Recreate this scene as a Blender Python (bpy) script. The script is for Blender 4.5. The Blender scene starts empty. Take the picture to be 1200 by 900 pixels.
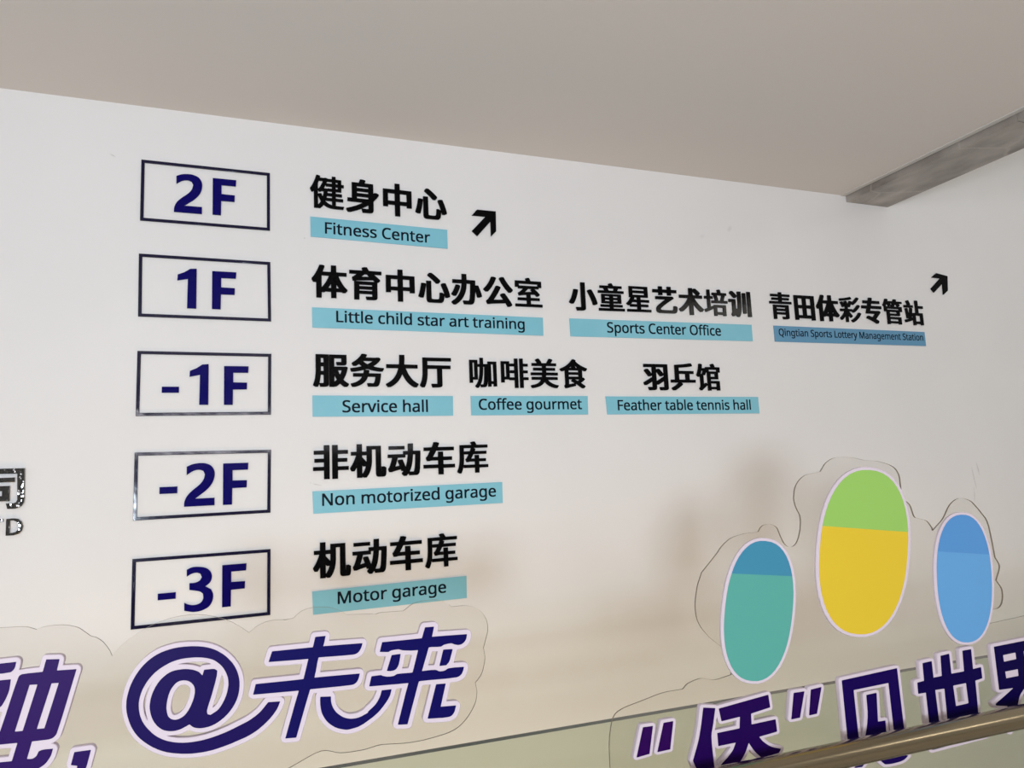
import bpy, math, random
from mathutils import Matrix, Vector
random.seed(7)
C = bpy.context.scene.collection
SC = bpy.context.scene

# ---------------------------------------------------------------- camera
CAM_R = Vector([0.9339263460437448,-0.3547936634163928,-0.043623807318423594]); CAM_U = Vector([-0.005068463178545285,-0.1351672076981525,0.990809838790518]); CAM_F = Vector([0.35742956067788695,0.9251223067047188,0.12803447500947865])
EYE = Vector((0, 0, 1.6))
cam = bpy.data.cameras.new('camera'); cam_o = bpy.data.objects.new('camera', cam); C.objects.link(cam_o)
cam.sensor_width = 36; cam.lens = 36*847.440/1200; cam.clip_start = .02
m = Matrix((CAM_R, CAM_U, -CAM_F)).transposed().to_4x4(); m.translation = EYE
cam_o.matrix_world = m
SC.camera = cam_o

# ---------------------------------------------------------------- light
def srgb(r, g, b):
    f = lambda c: (c/255/12.92) if c/255 <= .04045 else ((c/255+.055)/1.055)**2.4
    return (f(r), f(g), f(b), 1)
world = bpy.data.worlds.new('world'); SC.world = world; world.use_nodes = True
bgn = world.node_tree.nodes['Background']
bgn.inputs[0].default_value = (1.0, .96, .905, 1); bgn.inputs[1].default_value = .52
def area(name, loc, target, sx, sy, power, col, spread=180):
    l = bpy.data.lights.new(name, 'AREA'); l.shape = 'RECTANGLE'; l.size = sx; l.size_y = sy
    l.energy = power; l.color = col; l.spread = math.radians(spread)
    o = bpy.data.objects.new(name, l); C.objects.link(o); o.location = loc
    o.rotation_euler = (Vector(target)-Vector(loc)).to_track_quat('-Z', 'Y').to_euler()
    return o
area('window_daylight', (.3, -4.9, 2.39), (.6, 3, 1.9), 4.8, .5, 108, (.97, .95, 1.0))
area('added_rail_highlight', (8.0, -4.9, 4.4), (3, 3, 1.2), 1.9, .4, 24, (1.0, .94, .84))  # added unseen source, gives the bright streak along the handrail
area('added_shadow_light', (-1.32, -2.8, 1.36), (2.0, 3, 1.3), .6, .5, 127, (.79, .89, 1.0))  # added compact light, throws the coloured boards' soft shadow onto the wall
area('lower_hall_light', (.6, .6, -2.2), (.6, 3, .4), 3.0, 1.2, 60, (1.0, .60, .20))
vs = SC.view_settings
vs.view_transform = 'Standard'; vs.look = 'None'; vs.gamma = 1; vs.use_curve_mapping = False; vs.exposure = 0.0

# ---------------------------------------------------------------- materials
def mat(name, col, rough=.5, spec=.5, metal=0, bump=0, bscale=20, coat=0):
    m = bpy.data.materials.new(name); m.use_nodes = True
    nt = m.node_tree; b = nt.nodes['Principled BSDF']
    b.inputs['Base Color'].default_value = col; b.inputs['Roughness'].default_value = rough
    b.inputs['Specular IOR Level'].default_value = spec; b.inputs['Metallic'].default_value = metal
    b.inputs['Coat Weight'].default_value = coat
    if bump:
        t = nt.nodes.new('ShaderNodeTexCoord'); n = nt.nodes.new('ShaderNodeTexNoise'); n.inputs['Scale'].default_value = bscale
        n.inputs['Detail'].default_value = 3
        g = nt.nodes.new('ShaderNodeNewGeometry')
        k = nt.nodes.new('ShaderNodeBump'); k.inputs['Strength'].default_value = bump; k.inputs['Distance'].default_value = .01
        nt.links.new(g.outputs['Position'], n.inputs['Vector']); nt.links.new(n.outputs['Fac'], k.inputs['Height'])
        nt.links.new(k.outputs['Normal'], b.inputs['Normal'])
    return m
def noise_colour(m, a, b, scale, detail=4, lo=.4, hi=.6, stretch=(1, 1, 1)):
    nt = m.node_tree; g = nt.nodes.new('ShaderNodeNewGeometry'); mp = nt.nodes.new('ShaderNodeMapping')
    mp.inputs['Scale'].default_value = stretch
    n = nt.nodes.new('ShaderNodeTexNoise'); n.inputs['Scale'].default_value = scale; n.inputs['Detail'].default_value = detail
    r = nt.nodes.new('ShaderNodeValToRGB'); r.color_ramp.elements[0].position = lo; r.color_ramp.elements[1].position = hi
    r.color_ramp.elements[0].color = a; r.color_ramp.elements[1].color = b
    nt.links.new(g.outputs['Position'], mp.inputs['Vector']); nt.links.new(mp.outputs[0], n.inputs['Vector'])
    nt.links.new(n.outputs['Fac'], r.inputs[0])
    nt.links.new(r.outputs[0], nt.nodes['Principled BSDF'].inputs['Base Color'])
    return r
def clear(name, tint, ior=1.49, rough=.01, haze=0, hazecol=(.9, .9, .9, 1)):
    m = bpy.data.materials.new(name); m.use_nodes = True; nt = m.node_tree
    nt.nodes.remove(nt.nodes['Principled BSDF']); out = nt.nodes['Material Output']
    t = nt.nodes.new('ShaderNodeBsdfTransparent'); t.inputs[0].default_value = tint
    g = nt.nodes.new('ShaderNodeBsdfGlossy'); g.inputs['Roughness'].default_value = rough
    f = nt.nodes.new('ShaderNodeFresnel'); f.inputs[0].default_value = ior
    x = nt.nodes.new('ShaderNodeMixShader')
    gm = nt.nodes.new('ShaderNodeNewGeometry'); k = nt.nodes.new('ShaderNodeMath'); k.operation = 'SUBTRACT'; k.use_clamp = True
    nt.links.new(f.outputs[0], k.inputs[0]); nt.links.new(gm.outputs['Backfacing'], k.inputs[1])   # one reflection per sheet, no trapped light
    nt.links.new(k.outputs[0], x.inputs[0]); nt.links.new(t.outputs[0], x.inputs[1]); nt.links.new(g.outputs[0], x.inputs[2])
    last = x
    if haze:
        d = nt.nodes.new('ShaderNodeBsdfDiffuse'); d.inputs[0].default_value = hazecol
        y = nt.nodes.new('ShaderNodeMixShader'); y.inputs[0].default_value = haze
        nt.links.new(x.outputs[0], y.inputs[1]); nt.links.new(d.outputs[0], y.inputs[2]); last = y
    nt.links.new(last.outputs[0], out.inputs['Surface'])
    return m

M = {}
M['wall'] = mat('white wall paint', (.80, .80, .80, 1), .55, .3, bump=.03, bscale=60)
r = noise_colour(M['wall'], (.80, .795, .79, 1), (.825, .82, .815, 1), 1.3, 5, .35, .65)
def wall_marks(ramp, marks):
    """small dirt scuffs and paint scratches on the wall: x, z, half sizes, tilt, darkness"""
    nt = M['wall'].node_tree; g = nt.nodes.new('ShaderNodeNewGeometry'); last = ramp.outputs[0]
    nz = nt.nodes.new('ShaderNodeTexNoise'); nz.inputs['Scale'].default_value = 55; nt.links.new(g.outputs['Position'], nz.inputs['Vector'])
    for x, z, a, b, rot, dark in marks:
        s = nt.nodes.new('ShaderNodeVectorMath'); s.operation = 'SUBTRACT'; s.inputs[1].default_value = (x, 3.0, z)
        ro = nt.nodes.new('ShaderNodeVectorRotate'); ro.rotation_type = 'Y_AXIS'; ro.inputs['Angle'].default_value = rot
        sc = nt.nodes.new('ShaderNodeVectorMath'); sc.operation = 'MULTIPLY'; sc.inputs[1].default_value = (1/a, 0, 1/b)
        le = nt.nodes.new('ShaderNodeVectorMath'); le.operation = 'LENGTH'
        ad = nt.nodes.new('ShaderNodeMath'); ad.operation = 'ADD'
        mr = nt.nodes.new('ShaderNodeMapRange'); mr.inputs['From Min'].default_value = .8; mr.inputs['From Max'].default_value = 1.6
        mr.inputs['To Min'].default_value = dark; mr.inputs['To Max'].default_value = 0
        m = nt.nodes.new('ShaderNodeMix'); m.data_type = 'RGBA'; m.inputs['B'].default_value = (.22, .21, .2, 1)
        nt.links.new(g.outputs['Position'], s.inputs[0]); nt.links.new(s.outputs[0], ro.inputs['Vector']); nt.links.new(ro.outputs[0], sc.inputs[0])
        nt.links.new(sc.outputs[0], le.inputs[0]); nt.links.new(le.outputs['Value'], ad.inputs[0]); nt.links.new(nz.outputs['Fac'], ad.inputs[1])
        nt.links.new(ad.outputs[0], mr.inputs['Value']); nt.links.new(mr.outputs[0], m.inputs['Factor']); nt.links.new(last, m.inputs['A']); last = m.outputs['Result']
    nt.links.new(last, nt.nodes['Principled BSDF'].inputs['Base Color'])
wall_marks(r, [[-0.445,2.895,0.013,0.0037,-0.45,0.25],[2.4224,2.8455,0.012,0.0219,-0.6,0.16],[2.2464,2.7894,0.0211,0.0127,0.3,0.07],[4.001,1.4808,0.0049,0.078,0.15,0.28],[3.9872,1.3836,0.0048,0.0499,-0.12,0.25],[4.042,1.5334,0.0056,0.0449,0.2,0.3],[0.2659,2.6218,0.0031,0.0025,0,0.5],[0.3084,1.6052,0.0198,0.0021,-0.25,0.3],[0.2821,1.6131,0.0049,0.0032,0,0.12]])
M['ceiling'] = mat('ceiling paint', (.78, .735, .70, 1), .8, .2)
M['white_trim'] = mat('white corner bead', (.68, .66, .63, 1), .6)
M['stone'] = mat('grey brown stone tile', (.2, .18, .16, 1), .35)
r = noise_colour(M['stone'], (.20, .175, .155, 1), (.46, .42, .385, 1), 6, 10, .30, .74, (1.4, .7, 1))
nt = M['stone'].node_tree          # pale veins
g = nt.nodes.new('ShaderNodeNewGeometry'); dn = nt.nodes.new('ShaderNodeTexNoise'); dn.inputs['Scale'].default_value = 2.5; dn.inputs['Detail'].default_value = 5
vm = nt.nodes.new('ShaderNodeVectorMath'); vm.operation = 'MULTIPLY_ADD'; vm.inputs[1].default_value = (.22, .22, .22)
vo = nt.nodes.new('ShaderNodeTexVoronoi'); vo.feature = 'DISTANCE_TO_EDGE'; vo.inputs['Scale'].default_value = 1.5
vr = nt.nodes.new('ShaderNodeValToRGB'); vr.color_ramp.elements[0].position = .002; vr.color_ramp.elements[1].position = .014
vr.color_ramp.elements[0].color = (.5, .5, .5, 1); vr.color_ramp.elements[1].color = (0, 0, 0, 1)
mx = nt.nodes.new('ShaderNodeMix'); mx.data_type = 'RGBA'; mx.inputs['B'].default_value = (.50, .47, .43, 1)
nt.links.new(g.outputs['Position'], dn.inputs['Vector']); nt.links.new(dn.outputs['Color'], vm.inputs[0]); nt.links.new(g.outputs['Position'], vm.inputs[2])
nt.links.new(vm.outputs[0], vo.inputs['Vector']); nt.links.new(vo.outputs['Distance'], vr.inputs[0])
nt.links.new(vr.outputs[0], mx.inputs['Factor']); nt.links.new(r.outputs[0], mx.inputs['A']); nt.links.new(mx.outputs['Result'], nt.nodes['Principled BSDF'].inputs['Base Color'])
M['grout'] = mat('pale tile joint', (.42, .40, .37, 1), .8)
M['floor'] = mat('beige floor tile', (.5, .46, .40, 1), .3)
M['black'] = mat('gloss black acrylic', (.003, .003, .0035, 1), .08, .05, bump=.05, bscale=9)
M['black_mirror'] = mat('polished black acrylic', (.010, .012, .012, 1), .04, .9, bump=.5, bscale=16, coat=.6)
M['navy'] = mat('gloss navy acrylic', (.005, .003, .115, 1), .08, .07, bump=.06, bscale=10)
M['navy_frame'] = mat('dark navy acrylic bar', (.006, .005, .030, 1), .08, .30, bump=.08, bscale=10)
M['cyan'] = mat('sky blue acrylic strip', srgb(118, 199, 216), .3, .2)
noise_colour(M['cyan'], srgb(128, 195, 213), srgb(138, 201, 218), 5, 3, .35, .7)
M['steel_blue'] = mat('dull blue strip', srgb(94, 150, 185), .35, .4)
M['ink'] = mat('dark printed ink', srgb(10, 22, 36), .5, .1)
M['pvc'] = mat('pinkish white board', (.62, .53, .585, 1), .5, .2)
M['acrylic'] = clear('clear acrylic sheet', (.978, .974, .965, 1), 1.42)
M['acrylic_edge'] = mat('acrylic cut edge', srgb(120, 108, 92), .3)
M['glass'] = clear('green tinted balustrade glass', (.835, .87, .82, 1), 1.45)
M['glass_edge'] = mat('dark green glass edge', srgb(70, 72, 56), .25)
M['steel'] = mat('brushed stainless tube', (.33, .275, .185, 1), .21, .5, 1)
nt = M['steel'].node_tree
M['steel_bright'] = mat('stainless fitting', (.55, .53, .50, 1), .25, .5, 1)
M['dull'] = mat('dull grey metal', (.22, .20, .17, 1), .45, .5, .6)
def purple(name, c):
    return mat(name, tuple(v*.55 for v in c[:3])+(1,), .4, .06)
M['print'] = {}

# ---------------------------------------------------------------- builders
WALL_Y = 3.0
DIR = Vector([0.9995870580774422,-0.02873522792817453,-0.0]); NRM = Vector([0.02873522792817453,0.9995870580774422,0.0])
def wall_map(off):                       # sheet coordinates -> standing on the wall, off metres proud of it
    return lambda x, y, z: Vector((x, WALL_Y-off-z, y))
def rail_map(p):                         # sheet coordinates -> plane parallel to the balustrade
    return lambda x, y, z: DIR*x + NRM*(p-z) + Vector((0, 0, y))
def link(name, me, parent=None):
    o = bpy.data.objects.new(name, me); C.objects.link(o)
    if parent: o.parent = parent
    return o
def centre_on(o, me, base, parent=None):
    """move the origin of a mesh given in world coordinates to base"""
    me.transform(Matrix.Translation(-base))
    o.location = base - (parent.location if parent else Vector((0, 0, 0)))
    if parent and parent.parent: o.location -= parent.parent.location
def merged(name, metas):
    vs, fs = [], []
    for me in metas:
        n = len(vs); vs += [v.co.copy() for v in me.vertices]; fs += [[n+i for i in p.vertices] for p in me.polygons]
    me = bpy.data.meshes.new(name); me.from_pydata(vs, [], fs); me.update()
    return me
def sheet(name, loops, thick, fmap, mats, parent=None, bevel=0.0, base=None, groups=None):
    """cut-out sheet: closed loops (holes allowed) given in metres, extruded to thick"""
    metas = []
    for LL in (groups or [loops]):
        cu = bpy.data.curves.new(name, 'CURVE'); cu.dimensions = '2D'; cu.fill_mode = 'BOTH'
        b = min(bevel, thick*.4)
        cu.extrude = thick/2-b; cu.bevel_depth = b; cu.bevel_resolution = 1; cu.offset = -b
        for L in LL:
            sp = cu.splines.new('POLY'); sp.points.add(len(L)-1); sp.use_cyclic_u = True
            for p, (x, y) in zip(sp.points, L): p.co = (x, y, 0, 1)
        tmp = bpy.data.objects.new('tmp', cu)
        C.objects.link(tmp)
        dg = bpy.context.evaluated_depsgraph_get()
        metas.append(bpy.data.meshes.new_from_object(tmp.evaluated_get(dg)))
        bpy.data.objects.remove(tmp); bpy.data.curves.remove(cu)
    me = metas[0] if len(metas) == 1 else merged(name, metas)
    me.name = name; me.materials.clear()
    for mt in (mats if isinstance(mats, list) else [mats]): me.materials.append(mt)
    if isinstance(mats, list):
        for p in me.polygons: p.material_index = 0 if abs(p.normal.z) > .7 else 1
    else:
        for p in me.polygons: p.material_index = 0
    for v in me.vertices: v.co = fmap(v.co.x, v.co.y, v.co.z+thick/2)
    o = link(name, me, parent)
    if base is None:
        lo = Vector([min(v.co[i] for v in me.vertices) for i in range(3)]); hi = Vector([max(v.co[i] for v in me.vertices) for i in range(3)])
        base = (lo+hi)/2
    centre_on(o, me, base, parent)
    return o
def box_mesh(name, boxes, mats):
    vs, fs, mi = [], [], []
    for bx in boxes:
        (x0, x1, y0, y1, z0, z1) = bx[:6]; k = bx[6] if len(bx) > 6 else 0
        n = len(vs)
        vs += [(x, y, z) for z in (z0, z1) for y in (y0, y1) for x in (x0, x1)]
        for f in ((0, 2, 3, 1), (4, 5, 7, 6), (0, 1, 5, 4), (2, 6, 7, 3), (0, 4, 6, 2), (1, 3, 7, 5)):
            fs.append([n+i for i in f]); mi.append(k)
    me = bpy.data.meshes.new(name); me.from_pydata(vs, [], fs)
    for mt in mats: me.materials.append(mt)
    for p, k in zip(me.polygons, mi): p.material_index = k
    return me
def structure(name, boxes, mats):
    o = link(name, box_mesh(name, boxes, mats)); o['kind'] = 'structure'
    return o
def empty(name, loc):
    o = bpy.data.objects.new(name, None); o.location = loc; o.empty_display_size = .05; C.objects.link(o); return o
def tag(o, label, cat, group=None):
    o['label'] = label; o['category'] = cat
    if group: o['group'] = group
def tube(name, pts, rad, mt, parent=None, seg=32, cap=True):
    """round tube through points; rad a number or a list"""
    vs, fs = [], []
    n = len(pts); rads = rad if isinstance(rad, list) else [rad]*n
    prev = None
    for i, p in enumerate(pts):
        t = (pts[min(i+1, n-1)]-pts[max(i-1, 0)]).normalized()
        a = Vector((0, 0, 1)) if abs(t.z) < .9 else Vector((1, 0, 0))
        u = t.cross(a).normalized(); w = u.cross(t)
        for k in range(seg):
            an = 2*math.pi*k/seg
            vs.append(p+(u*math.cos(an)+w*math.sin(an))*rads[i])
    for i in range(n-1):
        for k in range(seg):
            fs.append([i*seg+k, i*seg+(k+1) % seg, (i+1)*seg+(k+1) % seg, (i+1)*seg+k])
    if cap:
        fs.append(list(range(seg))[::-1]); fs.append([(n-1)*seg+k for k in range(seg)])
    me = bpy.data.meshes.new(name); me.from_pydata(vs, [], fs); me.materials.append(mt)
    for p in me.polygons: p.use_smooth = len(p.vertices) == 4
    import bmesh
    bm = bmesh.new(); bm.from_mesh(me); bmesh.ops.recalc_face_normals(bm, faces=bm.faces); bm.to_mesh(me); bm.free()
    o = link(name, me, parent); centre_on(o, me, sum(pts, Vector())/n, parent)
    return o

# ---------------------------------------------------------------- room shell
CE = [3.1102,3.2129,3.0728,3.5645]      # ceiling height, its right edge, beam underside height, beam right edge
structure('wall_front', [(-4.5, 9, WALL_Y, 3.25, -3.4, 6.2)], [M['wall']])
structure('ceiling', [(-4.5, CE[1], -5.0, WALL_Y, CE[0], 3.5)], [M['ceiling']])
structure('trim_1', [(CE[1], CE[1]+.030, -5.0, WALL_Y, CE[0]-.004, 3.5)], [M['white_trim']])
tiles = []; y = WALL_Y-.0005
for L in (.98, .80, .80, .80, .80, .80, .80, .80, .80):
    tiles.append((CE[1]+.037, CE[3], y-L+.004, y, CE[2], CE[2]+.3)); y -= L
tiles.append((CE[1]+.040, CE[3]-.003, y, WALL_Y-.0006, CE[2]+.003, 3.5, 1))
structure('trim_2', tiles, [M['stone'], M['grout']])
E_F = 1.56                                 # floor slab edge, just beyond the balustrade
structure('floor', [(-4.5, 9, -5.0, E_F, -.3, 0)], [M['floor']])
structure('floor_lower', [(-4.5, 9, -5.0, WALL_Y, -3.4, -3.2)], [M['floor']])
structure('wall_left', [(-4.7, -4.5, -5.0, 3.25, -3.4, 6.2)], [M['wall']])
structure('wall_back', [(-4.7, 9, -5.2, -5.0, -3.4, 2.12), (-4.7, 9, -5.2, -5.0, 2.66, 4.17), (-4.7, 9, -5.2, -5.0, 4.63, 6.2), (-4.7, 7.02, -5.2, -5.0, 4.17, 4.63), (-4.7, -2.36, -5.2, -5.0, 2.12, 2.66), (2.56, 9, -5.2, -5.0, 2.12, 2.66)], [M['wall']])
fr = [(-2.36, 2.56, -5.14, -5.06, 2.12, 2.15), (-2.36, 2.56, -5.14, -5.06, 2.63, 2.66)]
for x in (-2.36, -1.14, .08, 1.30, 2.52): fr.append((x, x+.04, -5.14, -5.06, 2.15, 2.63))
structure('added_window', [(7.02, 9, -5.14, -5.06, 4.17, 4.20), (7.02, 9, -5.14, -5.06, 4.60, 4.63), (7.02, 7.06, -5.14, -5.06, 4.2, 4.6), (8.96, 9, -5.14, -5.06, 4.2, 4.6)], [M['white_trim']])  # unseen window, added to hold the handrail highlight source
structure('window_1', fr, [M['white_trim']])

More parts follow.
